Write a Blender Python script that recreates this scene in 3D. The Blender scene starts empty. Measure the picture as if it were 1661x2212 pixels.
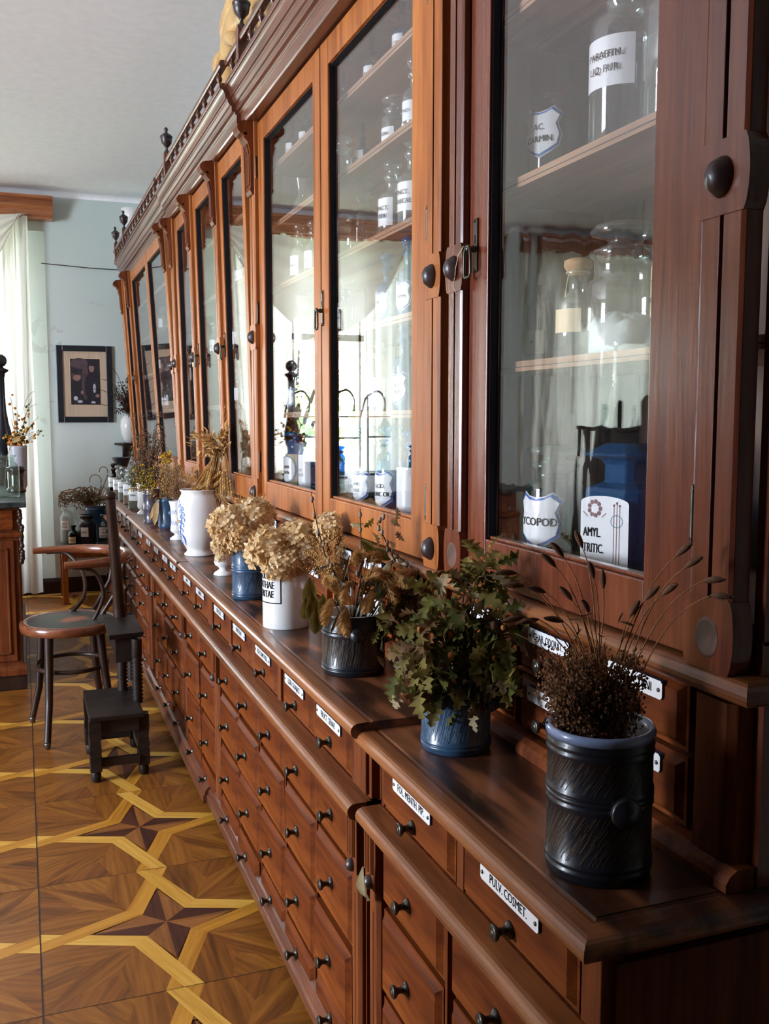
import bpy, bmesh, math, random
from mathutils import Vector, Matrix
PI = math.pi
random.seed(11)
scene = bpy.context.scene
COL = scene.collection

# ------------------------------------------------------------------ mesh helpers
class MB:
    def __init__(s):
        s.v = []; s.f = []; s.m = []; s.sm = []; s.uv = {}
    def add(s, vs, fs, mat=0, smooth=False, uvs=None):
        o = len(s.v); s.v += [tuple(p) for p in vs]
        for i, f in enumerate(fs):
            if uvs: s.uv[len(s.f)] = uvs[i]
            s.f.append([o + k for k in f]); s.m.append(mat); s.sm.append(smooth)
    def box(s, x0, x1, y0, y1, z0, z1, mat=0):
        v = [(x, y, z) for x in (x0, x1) for y in (y0, y1) for z in (z0, z1)]
        s.add(v, [(0,1,3,2),(4,6,7,5),(0,4,5,1),(2,3,7,6),(0,2,6,4),(1,5,7,3)], mat)
    def prism(s, prof, axis, a0, a1, mat=0, smooth=False):
        # profile points are (x,z) for axis y, (y,z) for x, (x,y) for z ; swept from a0 to a1
        def P(p, a):
            return (p[0], a, p[1]) if axis == 'y' else (a, p[0], p[1]) if axis == 'x' else (p[0], p[1], a)
        n = len(prof); v = [P(p, a0) for p in prof] + [P(p, a1) for p in prof]
        s.add(v, [(i, (i+1) % n, n + (i+1) % n, n + i) for i in range(n)], mat, smooth)
        s.add([P(p, a0) for p in prof], [tuple(range(n))[::-1]], mat)
        s.add([P(p, a1) for p in prof], [tuple(range(n))], mat)
    def lathe(s, prof, c=(0,0,0), seg=32, mat=0, axis='z', a0=0, a1=2*PI, smooth=True, cap=False):
        full = abs(a1 - a0 - 2*PI) < 1e-6
        n = seg if full else seg + 1; v = []
        for r, h in prof:
            for i in range(n):
                a = a0 + (a1 - a0) * i / seg; x, y = r*math.cos(a), r*math.sin(a)
                if axis == 'z': p = (c[0]+x, c[1]+y, c[2]+h)
                elif axis == '-x': p = (c[0]-h, c[1]+x, c[2]+y)
                elif axis == 'y': p = (c[0]+x, c[1]+h, c[2]+y)
                else: p = (c[0]+h, c[1]+x, c[2]+y)
                v.append(p)
        f = []
        for k in range(len(prof)-1):
            for i in range(seg):
                j = (i+1) % n
                f.append((k*n+i, k*n+j, (k+1)*n+j, (k+1)*n+i))
        s.add(v, f, mat, smooth)
    def tube(s, pts, r, seg=8, mat=0, caps=True, flat=1.0):
        pts = [Vector(p) for p in pts]; n = len(pts)
        R = r if isinstance(r, (list, tuple)) else [r]*n
        v = []; t0 = (pts[1]-pts[0]).normalized()
        up = Vector((0,0,1)) if abs(t0.z) < .9 else Vector((1,0,0))
        u = t0.cross(up).normalized()
        for i in range(n):
            t = (pts[min(i+1,n-1)] - pts[max(i-1,0)])
            if t.length < 1e-9: t = t0
            t = t.normalized(); u = (u - t*u.dot(t))
            u = u.normalized() if u.length > 1e-6 else t.orthogonal().normalized()
            w = t.cross(u)
            for k in range(seg):
                a = 2*PI*k/seg
                v.append(pts[i] + u*(R[i]*math.cos(a)) + w*(R[i]*flat*math.sin(a)))
        f = [(i*seg+k, i*seg+(k+1)%seg, (i+1)*seg+(k+1)%seg, (i+1)*seg+k) for i in range(n-1) for k in range(seg)]
        s.add(v, f, mat, True)
        if caps:
            s.add(v[:seg], [tuple(range(seg))[::-1]], mat); s.add(v[-seg:], [tuple(range(seg))], mat)
    def ball(s, c, r, mat=0, seg=14, sc=(1,1,1)):
        pr = [(max(1e-4, math.sin(PI*i/8)), -math.cos(PI*i/8)) for i in range(9)]
        o = len(s.v); s.lathe(pr, (0,0,0), seg, mat)
        for i in range(o, len(s.v)):
            p = s.v[i]; s.v[i] = (c[0]+p[0]*r*sc[0], c[1]+p[1]*r*sc[1], c[2]+p[2]*r*sc[2])
    def xform(s, fn, start=0):
        for i in range(start, len(s.v)): s.v[i] = tuple(fn(*s.v[i]))
    def mesh(s, name, mats, off=(0,0,0)):
        me = bpy.data.meshes.new(name)
        me.from_pydata([(p[0]-off[0], p[1]-off[1], p[2]-off[2]) for p in s.v], [], s.f)
        for m in (mats if isinstance(mats, (list, tuple)) else [mats]): me.materials.append(m)
        me.polygons.foreach_set('material_index', s.m); me.polygons.foreach_set('use_smooth', s.sm)
        if s.uv:
            l = me.uv_layers.new(name='UVMap')
            for p in me.polygons:
                if p.index in s.uv:
                    for li, q in zip(p.loop_indices, s.uv[p.index]): l.data[li].uv = q
        me.update()
        return me
    def build(s, name, mats, parent=None, bevel=0, loc=None):
        off = Vector(loc or (0,0,0))
        if parent is not None:
            off = Vector((0,0,0)); root = parent
            while root.parent is not None: off += root.location; root = root.parent
            off += Vector(ROOT[root.name])
        o = bpy.data.objects.new(name, s.mesh(name, mats, off)); COL.objects.link(o)
        if parent is not None: o.parent = parent
        elif loc: o.location = loc
        if parent is None: ROOT[o.name] = tuple(off)
        if bevel:
            b = o.modifiers.new('Bevel', 'BEVEL'); b.width = bevel; b.segments = 2; b.limit_method = 'ANGLE'; b.angle_limit = .7
        return o
ROOT = {}
LIVE = []
def thing(name, label, cat, loc=(0,0,0), group=None):
    o = bpy.data.objects.new(name, None); COL.objects.link(o); o.location = loc
    o.empty_display_size = .05; ROOT[o.name] = tuple(loc)
    o['label'] = label; o['category'] = cat
    if group: o['group'] = group
    return o
def tag(o, label, cat, group=None, kind=None):
    o['label'] = label; o['category'] = cat
    if group: o['group'] = group
    if kind: o['kind'] = kind
    return o
def struct(o): o['kind'] = 'structure'; return o
def inst(mesh, name, parent, world, rot=None):
    root = parent; chain = Vector((0,0,0))
    p = parent
    while p.parent is not None: chain += p.location; p = p.parent
    off = Vector(ROOT[p.name]) + chain
    o = bpy.data.objects.new(name, mesh); COL.objects.link(o); o.parent = parent
    o.location = Vector(world) - off
    if rot: o.rotation_euler = rot
    return o

# ---- lettering : polygons of a text in (u,v), cap height = size
_tc = {}
def text_poly(txt, size=1.0, align='CENTER', space=1.0):
    k = (txt, align, space)
    if k not in _tc:
        c = bpy.data.curves.new('lettering', 'FONT'); c.body = txt; c.size = 1.0; c.align_x = align; c.align_y = 'CENTER'
        c.space_character = space; c.resolution_u = 2; c.fill_mode = 'FRONT'
        o = bpy.data.objects.new('lettering', c); COL.objects.link(o)
        me = bpy.data.meshes.new_from_object(o)
        _tc[k] = ([tuple(v.co) for v in me.vertices], [tuple(p.vertices) for p in me.polygons])
        bpy.data.objects.remove(o); bpy.data.curves.remove(c); bpy.data.meshes.remove(me)
    v, f = _tc[k]
    return [(p[0]*size, p[1]*size) for p in v], f
def put_text(mb, txt, size, place, mat, cu=0, cv=0, sx=1.0, bold=0, align='CENTER'):
    v, f = text_poly(txt, size, align)
    offs = [(0,0)] if not bold else [(-bold,0),(bold,0)]
    for du, dv in offs:
        mb.add([place(cu + p[0]*sx + du, cv + p[1] + dv) for p in v], f, mat)
def grid_patch(mb, place, u0, u1, v0, v1, nu, nv, mat):
    v = [place(u0+(u1-u0)*i/nu, v0+(v1-v0)*j/nv) for j in range(nv+1) for i in range(nu+1)]
    mb.add(v, [(j*(nu+1)+i, j*(nu+1)+i+1, (j+1)*(nu+1)+i+1, (j+1)*(nu+1)+i) for j in range(nv) for i in range(nu)], mat, True)
def wrap(c, r, th, dr=0.0):      # u = arc length to the right seen from outside, v = height
    def fn(dr2):
        def P(u, v):
            a = th + u/r; return (c[0]+(r+dr2)*math.cos(a), c[1]+(r+dr2)*math.sin(a), c[2]+v)
        return P
    return fn

# ------------------------------------------------------------------ materials
def newmat(name):
    m = bpy.data.materials.new(name); m.use_nodes = True
    n = m.node_tree; b = n.nodes['Principled BSDF']; return m, n, b
def N(nt, t, **kw):
    n = nt.nodes.new(t)
    for k, v in kw.items(): setattr(n, k, v)
    return n
def ramp(nt, fac, stops):
    r = N(nt, 'ShaderNodeValToRGB'); e = r.color_ramp.elements
    while len(e) < len(stops): e.new(.5)
    for x, (p, c) in zip(e, stops): x.position = p; x.color = (*c, 1)
    nt.links.new(fac, r.inputs[0]); return r.outputs[0]
def coords(nt, scale, kind='Object', rot=(0,0,0)):
    t = N(nt, 'ShaderNodeTexCoord'); m = N(nt, 'ShaderNodeMapping'); m.inputs['Scale'].default_value = scale; m.inputs['Rotation'].default_value = rot
    nt.links.new(t.outputs[kind], m.inputs[0]); return m.outputs[0]
def bump(nt, b, h, st=.1, d=.002):
    n = N(nt, 'ShaderNodeBump'); n.inputs['Strength'].default_value = st; n.inputs['Distance'].default_value = d
    nt.links.new(h, n.inputs['Height']); nt.links.new(n.outputs[0], b.inputs['Normal'])
def plain(name, col, rough=.5, metal=0, coat=0, var=0, bumps=0, bscale=200, spec=None):
    m, nt, b = newmat(name); b.inputs['Roughness'].default_value = rough; b.inputs['Metallic'].default_value = metal
    b.inputs['Coat Weight'].default_value = coat; b.inputs['Coat Roughness'].default_value = .08
    if spec is not None: b.inputs['Specular IOR Level'].default_value = spec
    co = coords(nt, (1,1,1))
    n = N(nt, 'ShaderNodeTexNoise'); n.inputs['Scale'].default_value = bscale if bumps else 18; n.inputs['Detail'].default_value = 4; nt.links.new(co, n.inputs[0])
    a = [max(0, c*(1-var)) for c in col]; z = [min(1, c*(1+var)) for c in col]
    nt.links.new(ramp(nt, n.outputs[0], [(.3, a), (.7, z)]), b.inputs['Base Color'])
    if bumps: bump(nt, b, n.outputs[0], bumps)
    return m
def wood(name, c0, c1, c2, axis='z', rough=.3, coat=.25, gs=1.0, bumpst=.06, wave=0.0, kind='Object', rot=(0,0,0), spec=.5):
    m, nt, b = newmat(name)
    st = {'x': (.55, 9, 9), 'y': (9, .55, 9), 'z': (9, 9, .55)}[axis]
    co = coords(nt, tuple(q*gs for q in st), kind, rot)
    n1 = N(nt, 'ShaderNodeTexNoise'); n1.inputs['Scale'].default_value = 1.6; n1.inputs['Detail'].default_value = 7; n1.inputs['Roughness'].default_value = .62; n1.inputs['Distortion'].default_value = .9
    nt.links.new(co, n1.inputs[0])
    st2 = tuple(q*gs*7 for q in st); co2 = coords(nt, st2, kind, rot)
    n2 = N(nt, 'ShaderNodeTexNoise'); n2.inputs['Scale'].default_value = 2.0; n2.inputs['Detail'].default_value = 4; nt.links.new(co2, n2.inputs[0])
    mx = N(nt, 'ShaderNodeMath', operation='MULTIPLY_ADD'); nt.links.new(n2.outputs[0], mx.inputs[0]); mx.inputs[1].default_value = .35
    nt.links.new(n1.outputs[0], mx.inputs[2]); fac = mx.outputs[0]
    if wave:
        co3 = coords(nt, {'x': (.25,1,1), 'y': (1,.25,1), 'z': (1,1,.25)}[axis], kind, rot)
        w = N(nt, 'ShaderNodeTexWave', wave_type='RINGS'); w.inputs['Scale'].default_value = 12*gs; w.inputs['Distortion'].default_value = 9; w.inputs['Detail'].default_value = 3; w.inputs['Detail Scale'].default_value = 1.2
        nt.links.new(co3, w.inputs[0]); m3 = N(nt, 'ShaderNodeMath', operation='MULTIPLY_ADD'); nt.links.new(w.outputs['Fac'], m3.inputs[0]); m3.inputs[1].default_value = wave; nt.links.new(fac, m3.inputs[2])
        m4 = N(nt, 'ShaderNodeMath', operation='SUBTRACT'); nt.links.new(m3.outputs[0], m4.inputs[0]); m4.inputs[1].default_value = wave*.5; fac = m4.outputs[0]
    nt.links.new(ramp(nt, fac, [(.42, c0), (.64, c1), (.9, c2)]), b.inputs['Base Color'])
    b.inputs['Roughness'].default_value = rough; b.inputs['Coat Weight'].default_value = coat; b.inputs['Coat Roughness'].default_value = .16; b.inputs['Specular IOR Level'].default_value = spec
    bump(nt, b, fac, bumpst, .003)
    return m
def schlick(nt, normal=None, f0=.04):
    g = N(nt, 'ShaderNodeNewGeometry'); d = N(nt, 'ShaderNodeVectorMath', operation='DOT_PRODUCT')
    nt.links.new(g.outputs['Incoming'], d.inputs[0]); nt.links.new(normal or g.outputs['Normal'], d.inputs[1])
    def M(op, a, bb):
        x = N(nt, 'ShaderNodeMath', operation=op)
        for i, q in enumerate((a, bb)):
            if q is None: continue
            if isinstance(q, float): x.inputs[i].default_value = q
            else: nt.links.new(q, x.inputs[i])
        return x.outputs[0]
    a = M('ABSOLUTE', d.outputs['Value'], None); k = M('SUBTRACT', 1.0, a); p = M('POWER', k, 5.0); q = M('MULTIPLY', p, 1.0-f0); return M('ADD', q, f0)
def glass(name, tint=(1,1,1), rough=0.0, wavy=0.0, milky=0.0, body=(.9,.9,.9), f0=.04):
    m, nt, b = newmat(name); nt.nodes.remove(b); out = nt.nodes['Material Output']
    tr = N(nt, 'ShaderNodeBsdfTransparent'); tr.inputs[0].default_value = (*tint, 1)
    gl = N(nt, 'ShaderNodeBsdfGlossy'); gl.inputs['Roughness'].default_value = rough; gl.inputs[0].default_value = (1,1,1,1)
    if wavy:
        co = coords(nt, (1, 16, 3.0)); n = N(nt, 'ShaderNodeTexNoise'); n.inputs['Scale'].default_value = 1.0; n.inputs['Detail'].default_value = 1.5; nt.links.new(co, n.inputs[0])
        bp = N(nt, 'ShaderNodeBump'); bp.inputs['Strength'].default_value = wavy; bp.inputs['Distance'].default_value = .01; nt.links.new(n.outputs[0], bp.inputs['Height']); nt.links.new(bp.outputs[0], gl.inputs['Normal'])
    src = tr.outputs[0]
    if milky:
        df = N(nt, 'ShaderNodeBsdfDiffuse'); df.inputs[0].default_value = (*body, 1)
        mm = N(nt, 'ShaderNodeMixShader'); mm.inputs[0].default_value = milky; nt.links.new(tr.outputs[0], mm.inputs[1]); nt.links.new(df.outputs[0], mm.inputs[2]); src = mm.outputs[0]
    mx = N(nt, 'ShaderNodeMixShader'); nt.links.new(schlick(nt, None, f0), mx.inputs[0]); nt.links.new(src, mx.inputs[1]); nt.links.new(gl.outputs[0], mx.inputs[2])
    nt.links.new(mx.outputs[0], out.inputs[0]); return m
def cloth(name, col, trans=.5, rough=.9):
    m, nt, b = newmat(name); nt.nodes.remove(b); out = nt.nodes['Material Output']
    d = N(nt, 'ShaderNodeBsdfDiffuse'); t = N(nt, 'ShaderNodeBsdfTranslucent'); x = N(nt, 'ShaderNodeMixShader'); x.inputs[0].default_value = trans
    co = coords(nt, (60,60,60)); n = N(nt, 'ShaderNodeTexNoise'); n.inputs['Scale'].default_value = 3; nt.links.new(co, n.inputs[0])
    c = ramp(nt, n.outputs[0], [(.3, [q*.95 for q in col]), (.7, col)])
    for s_ in (d, t): nt.links.new(c, s_.inputs[0])
    nt.links.new(d.outputs[0], x.inputs[1]); nt.links.new(t.outputs[0], x.inputs[2]); nt.links.new(x.outputs[0], out.inputs[0]); return m
def leafmat(name, c0, c1, trans=.25):
    m, nt, b = newmat(name); out = nt.nodes['Material Output']
    co = coords(nt, (1,1,1)); n = N(nt, 'ShaderNodeTexNoise'); n.inputs['Scale'].default_value = 22; n.inputs['Detail'].default_value = 5; nt.links.new(co, n.inputs[0])
    c = ramp(nt, n.outputs[0], [(.34, c0), (.66, c1)]); nt.links.new(c, b.inputs['Base Color']); b.inputs['Roughness'].default_value = .75; b.inputs['Specular IOR Level'].default_value = .2
    t = N(nt, 'ShaderNodeBsdfTranslucent'); nt.links.new(c, t.inputs[0]); x = N(nt, 'ShaderNodeMixShader'); x.inputs[0].default_value = trans
    nt.links.new(b.outputs[0], x.inputs[1]); nt.links.new(t.outputs[0], x.inputs[2]); nt.links.new(x.outputs[0], out.inputs[0]); return m

W = {}
W['low'] = wood('mahogany_carcass', (.040,.008,.003), (.115,.027,.007), (.21,.058,.014), 'z', rough=.5, coat=.0, spec=.14)
W['v'] = wood('mahogany_upright', (.10,.025,.006), (.28,.082,.018), (.43,.150,.036), 'z', rough=.45, coat=.0, spec=.22)
W['h'] = wood('mahogany_rail', (.080,.018,.005), (.215,.060,.013), (.35,.115,.026), 'y', rough=.45, coat=.0, spec=.25)
W['dr'] = wood('drawer_front', (.038,.007,.002), (.108,.022,.004), (.20,.050,.008), 'y', rough=.5, coat=.0, spec=.12, gs=.8, wave=.12)
W['top'] = wood('worktop_walnut', (.014,.005,.003), (.062,.021,.009), (.25,.088,.032), 'y', rough=.34, coat=.14, gs=.55, wave=.34, bumpst=.03)
W['nose'] = wood('worktop_edge', (.075,.020,.006), (.17,.052,.014), (.30,.105,.030), 'y', rough=.38, coat=.12, gs=1.0)
W['crown'] = wood('cornice_wood', (.045,.013,.007), (.105,.032,.015), (.18,.064,.030), 'y', rough=.32, coat=.2)
W['varnish'] = wood('red_varnished_mahogany', (.045,.010,.006), (.115,.027,.012), (.19,.052,.022), 'z', rough=.24, coat=.25, bumpst=.25)
W['dark'] = wood('dark_wood', (.008,.004,.003), (.024,.010,.006), (.052,.023,.013), 'z', rough=.40, coat=.08, spec=.35)
W['in'] = wood('cabinet_inside', (.055,.030,.020), (.11,.065,.043), (.17,.105,.07), 'z', rough=.5, coat=0)
W['shelf'] = wood('shelf_wood', (.17,.085,.045), (.29,.16,.09), (.40,.24,.14), 'y', rough=.45, coat=0)
W['chair'] = wood('bentwood', (.07,.018,.009), (.16,.045,.018), (.26,.085,.03), 'x', rough=.22, coat=.5, gs=1.3)
W['pelmet'] = wood('pelmet_wood', (.12,.034,.013), (.26,.082,.028), (.38,.14,.05), 'x', rough=.32, coat=.2)
W['stool'] = wood('stool_wood', (.004,.003,.0025), (.012,.007,.005), (.030,.016,.011), 'x', rough=.48, coat=.03, spec=.3, bumpst=.12)
M = {}
M['metal'] = plain('aged_brass', (.075,.066,.052), .34, .85, var=.35)
M['steel'] = plain('latch_metal', (.16,.14,.12), .36, .9, var=.3)
M['boss'] = plain('dark_turned_wood', (.026,.011,.010), .42, coat=.15, var=.3)
M['enamel'] = plain('white_enamel', (.80,.80,.79), .22, coat=.4, var=.03)
M['black'] = plain('black_lettering_and_shade', (.010,.010,.012), .7, var=.1, spec=.1)
M['red'] = plain('red_lettering', (.52,.05,.02), .5, var=.1)
M['blue'] = plain('blue_line', (.035,.13,.42), .4, var=.2)
M['gold'] = plain('gold_lettering', (.45,.30,.12), .4, var=.2)
M['teal'] = plain('teal_line', (.07,.22,.26), .4, var=.2)
M['paper'] = plain('cream_paper', (.62,.47,.27), .75, var=.08)
M['pane'] = glass('window_glass', f0=.075)
M['wavy'] = glass('old_wavy_glass', wavy=.10, f0=.075)
M['clear'] = glass('clear_bottle_glass', (.86,.92,.90), .02, milky=.05, f0=.10)
M['bglass'] = glass('cobalt_bottle_glass', (.04,.34,.70), .03, milky=.50, body=(.003,.105,.27))
M['gglass'] = glass('green_bottle_glass', (.12,.34,.24), .03, milky=.35, body=(.004,.035,.026))
M['amber'] = glass('dark_brown_glass', (.035,.02,.015), .05, milky=.10, body=(.02,.012,.01))
M['cork'] = plain('cork', (.42,.24,.10), .7, var=.25, bumps=.2, bscale=60)
M['salt'] = plain('white_powder', (.88,.88,.87), .9, bumps=.6, bscale=45)
M['china'] = plain('white_china', (.74,.73,.71), .16, coat=.6, var=.03)
M['gblue'] = plain('blue_glaze', (.026,.062,.115), .32, coat=.2, var=.30)
M['gblack'] = plain('black_glaze', (.010,.011,.016), .34, coat=.15, var=.35)
M['gpale'] = plain('pale_blue_glaze', (.20,.26,.42), .25, coat=.5, var=.15)
M['gline'] = plain('scratched_glaze', (.075,.052,.032), .45, var=.25)
M['glineb'] = plain('scratched_blue_glaze', (.11,.17,.24), .40, var=.25)
M['gin'] = plain('white_glaze_inside', (.55,.54,.52), .3, coat=.3, var=.06)
SKY = 34.0; SIDE = 420; EXPO = 0.0
# ------------------------------------------------------------------ room shell
YB, XL, XR, YN, ZC = 8.6, -5.6, 1.42, -1.0, 3.34
mw, nt, b = newmat('pale_green_plaster'); b.inputs['Roughness'].default_value = .85
co = coords(nt, (1,1,1)); n1 = N(nt,'ShaderNodeTexNoise'); n1.inputs['Scale'].default_value = 1.1; n1.inputs['Detail'].default_value = 5; nt.links.new(co, n1.inputs[0])
n2 = N(nt,'ShaderNodeTexNoise'); n2.inputs['Scale'].default_value = 2.6; n2.inputs['Detail'].default_value = 6; n2.inputs['Roughness'].default_value = .65; n2.inputs['Distortion'].default_value = .5; nt.links.new(co, n2.inputs[0])
base = ramp(nt, n1.outputs[0], [(.3,(.50,.565,.525)),(.7,(.58,.63,.595))])
pk = ramp(nt, n2.outputs[0], [(.640,(0,0,0)),(.647,(1,1,1))])
mx = N(nt,'ShaderNodeMix', data_type='RGBA'); nt.links.new(pk, mx.inputs[0]); nt.links.new(base, mx.inputs[6]); mx.inputs[7].default_value = (.47,.51,.48,1)
nt.links.new(mx.outputs[2], b.inputs['Base Color']); bump(nt, b, pk, .35, .004)
M['wall'] = mw
M['ceil'] = plain('ceiling_plaster', (.88,.88,.89), .9, var=.03)
M['darkwall'] = plain('dark_panelling', (.05,.032,.024), .6, var=.3)
M['frame'] = plain('white_window_paint', (.62,.60,.54), .5, var=.06)

# --- parquet : star panels built as inlaid polygons
PQ = {}
def pq(name, c0, c1, c2, gs=.16):
    PQ[name] = wood('parquet_'+name, c0, c1, c2, 'x', rough=.44, coat=.0, spec=.3, gs=gs*6, kind='UV', bumpst=.05, wave=.10)
pq('oak', (.085,.026,.004), (.205,.068,.008), (.32,.120,.017))
pq('oak_dark', (.075,.022,.004), (.175,.055,.007), (.28,.095,.014))
pq('oak_warm', (.095,.031,.005), (.225,.077,.009), (.34,.13,.019))
pq('light', (.42,.20,.022), (.60,.31,.045), (.70,.42,.09))
pq('amber', (.30,.115,.010), (.46,.195,.019), (.58,.28,.036))
pq('walnut', (.028,.009,.006), (.065,.019,.010), (.11,.034,.016))
pq('brown', (.13,.045,.012), (.24,.085,.020), (.33,.13,.032))
M['seam'] = plain('parquet_seam', (.022,.012,.007), .7, var=.2)
fl = MB(); names = list(PQ); PM = [PQ[k] for k in names] + [M['seam']]
TS = .71; X0 = .0; Y0 = 2.44
rng = random.Random(3)
def piece(pts, mat, ang, z=0.0):
    ca, sa = math.cos(-ang), math.sin(-ang); ox, oy = rng.uniform(0,40), rng.uniform(0,40)
    fl.add([(x, y, z) for x, y in pts], [tuple(range(len(pts)))], names.index(mat) if mat != 'seam' else len(names), False,
           [[((x*ca - y*sa) + ox, (x*sa + y*ca) + oy) for x, y in pts]])
def rot4(pts, k):
    for _ in range(k): pts = [(-q, p) for p, q in pts]
    return pts
def tile(cx, cy):
    T = lambda pts: [(cx + p*TS, cy + q*TS) for p, q in pts]
    i, tp, K, eo = .088, .29, .147, .5
    for k in range(4):
        # star arm pointing up (two halves), inner brown half and dark half
        for pts, mt, a in (([(0,0),(i,i),(0,tp)], 'brown', PI/2), ([(0,0),(0,tp),(-i,i)], 'walnut', PI/2)):
            piece(T(rot4(pts, k)), mt, a + k*PI/2)
        # quadrant between arms, corner C=(.5,.5)
        C = (.5,.5); KK = (K,K)
        for pts, mt, a in (([KK,(.33,.225),C],'oak_dark',PI/4),([KK,C,(.225,.33)],'oak_warm',PI/4),
                           ([KK,(.335,.05),(.5,-.03),(.5,.18),(.33,.225)],'oak',0.0),([(.33,.225),(.5,.18),C],'oak_warm',PI/2*.3),
                           ([KK,(.225,.33),(.18,.5),(-.03,.5),(.05,.335)],'oak',PI/2),([(.225,.33),C,(.18,.5)],'oak_dark',PI/2*.7)):
            piece(T(rot4(pts, k)), mt, a + k*PI/2)
        # filler triangle beyond the crossing
        piece(T(rot4([(0,.29),(.05,.335),(.09,.5),(-.09,.5),(-.05,.335)], k)), 'oak_dark', PI/2 + k*PI/2, -.0001)
        # bands
        piece(T(rot4([(i,i),(K,K),(.002,.5),(-.072,.5)], k)), 'light' if k % 2 == 0 else 'amber', math.atan2(.36,-.14) + k*PI/2, .0006)
        piece(T(rot4([(-i,i),(.072,.5),(-.002,.5),(-K,K)], k)), 'amber' if k % 2 == 0 else 'light', math.atan2(.36,.14) + k*PI/2, .0003)
for ix in range(-8, 2):
    for iy in range(-8, 9):
        cx, cy = X0 + (ix+.5)*TS, Y0 + (iy+.5)*TS
        tile(cx, cy)
for ix in range(-8, 3):
    x = X0 + ix*TS; piece([(x-.0018, Y0-8*TS), (x+.0018, Y0-8*TS), (x+.0018, Y0+9*TS), (x-.0018, Y0+9*TS)], 'seam', 0, .0009)
for iy in range(-8, 10):
    y = Y0 + iy*TS; piece([(X0-8*TS, y-.0009), (X0+2*TS, y-.0009), (X0+2*TS, y+.0009), (X0-8*TS, y+.0009)], 'seam', 0, .0009)
fl.box(XL-.2, XR+.2, YN-.2, YB+.5, -.12, -.004, 0)
struct(fl.build('floor', PM))

c = MB(); c.box(XL-.2, XR+.2, YN-.2, YB+.5, ZC, ZC+.1)
for i in range(7):   # plaster cove along the far wall
    pass
c.prism([(YB-.05, ZC+.001)] + [(YB-.05+.05*math.sin(a), ZC-.04*(1-math.cos(a))) for a in [i*PI/2/8 for i in range(9)]] + [(YB+.02, ZC-.04), (YB+.02, ZC+.001)], 'x', XL, XR, 0, True)
struct(c.build('ceiling', M['ceil']))
WIN = [(-1.62, -.30), (-4.40, -3.45)]; SILL, HEAD = .78, 3.02
def wall_with_holes(name, fix, a0, a1, holes, th, axis, mat, splay=None):
    SPL = splay or (lambda q: .14)
    m = MB(); cuts = sorted(holes); prev = a0
    def bx(p, q, z0, z1):
        if axis == 'y': m.box(p, q, fix, fix+th, z0, z1)
        else: m.box(fix-th, fix, p, q, z0, z1)
    for h0, h1 in cuts:
        sl_, sr_ = SPL(h0), SPL(h1); bx(prev, h0-sl_, 0, ZC+.02); prev = h1+sr_
        (m.box(h0-sl_, h1+sr_, fix+.24, fix+th, 0, SILL) if axis == 'y' else bx(h0-sl_, h1+sr_, 0, SILL)); bx(h0-sl_, h1+sr_, HEAD, ZC+.02)
        for s_, e, splay in ((-1, h0, sl_), (1, h1, sr_)):   # splayed reveals
            tri = [(e+s_*splay, fix), (e, fix+th), (e+s_*splay, fix+th)] if axis == 'y' else [(fix, e+s_*splay), (fix-th, e), (fix-th, e+s_*splay)]
            m.prism(tri, 'z', 0 if axis == 'y' else SILL, HEAD)
    bx(prev, a1, 0, ZC+.02)
    return struct(m.build(name, mat))
wall_with_holes('wall_back', YB, XL-.2, XR+.2, WIN, .34, 'y', M['wall'], lambda q: .53 if q == -.30 else .3 if q < -3 else .14)
LW = [(1.5, 3.7)]
wall_with_holes('wall_left', XL, YN-.2, YB, LW, .34, 'x', M['wall'])
m = MB(); m.box(-1.75, -1.55, YN, 1.68, 0, ZC+.02); struct(m.build('wall_light_blocker', M['darkwall']))  # unseen wall added left of the camera to shade the near cabinets
m = MB(); m.box(XR, XR+.12, YN, YB, 0, ZC+.02); struct(m.build('wall_right', M['wall']))
m = MB(); m.box(XL-.2, XR+.2, YN-.12, YN, 0, ZC+.02); struct(m.build('wall_front', M['darkwall']))
k = 1
for axis, wins in (('y', WIN), ('x', LW)):
    for a, e in wins:
        m = MB(); mid = (a+e)/2
        def bar(p0, p1, z0, z1, mt=0):
            if axis == 'y': m.box(p0, p1, YB+.26, YB+.32, z0, z1, mt)
            else: m.box(XL-.32, XL-.26, p0, p1, z0, z1, mt)
        for q in (a+.03, mid, e-.03): bar(q-.03, q+.03, SILL, HEAD)
        for z in (SILL+.03, 2.25, HEAD-.03): bar(a, e, z-.03, z+.03)
        for q in ((a+mid)/2, (mid+e)/2): bar(q-.012, q+.012, SILL, HEAD)
        struct(m.build('window_%d' % k, M['frame']))
        m = MB()
        if axis == 'y': m.box(a-.02, e+.02, YB+.20, YB+.27, SILL-.04, SILL)
        else: m.box(XL-.26, XL+.07, a-.14, e+.14, SILL-.04, SILL)
        struct(m.build('trim_%d' % k, M['frame']))
        k += 1
m = MB(); m.prism([(YB-.001,.0),(YB-.025,.0),(YB-.025,.10),(YB-.012,.13),(YB-.001,.13)], 'x', XL, XR); struct(m.build('baseboard_back', W['dark']))

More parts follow.
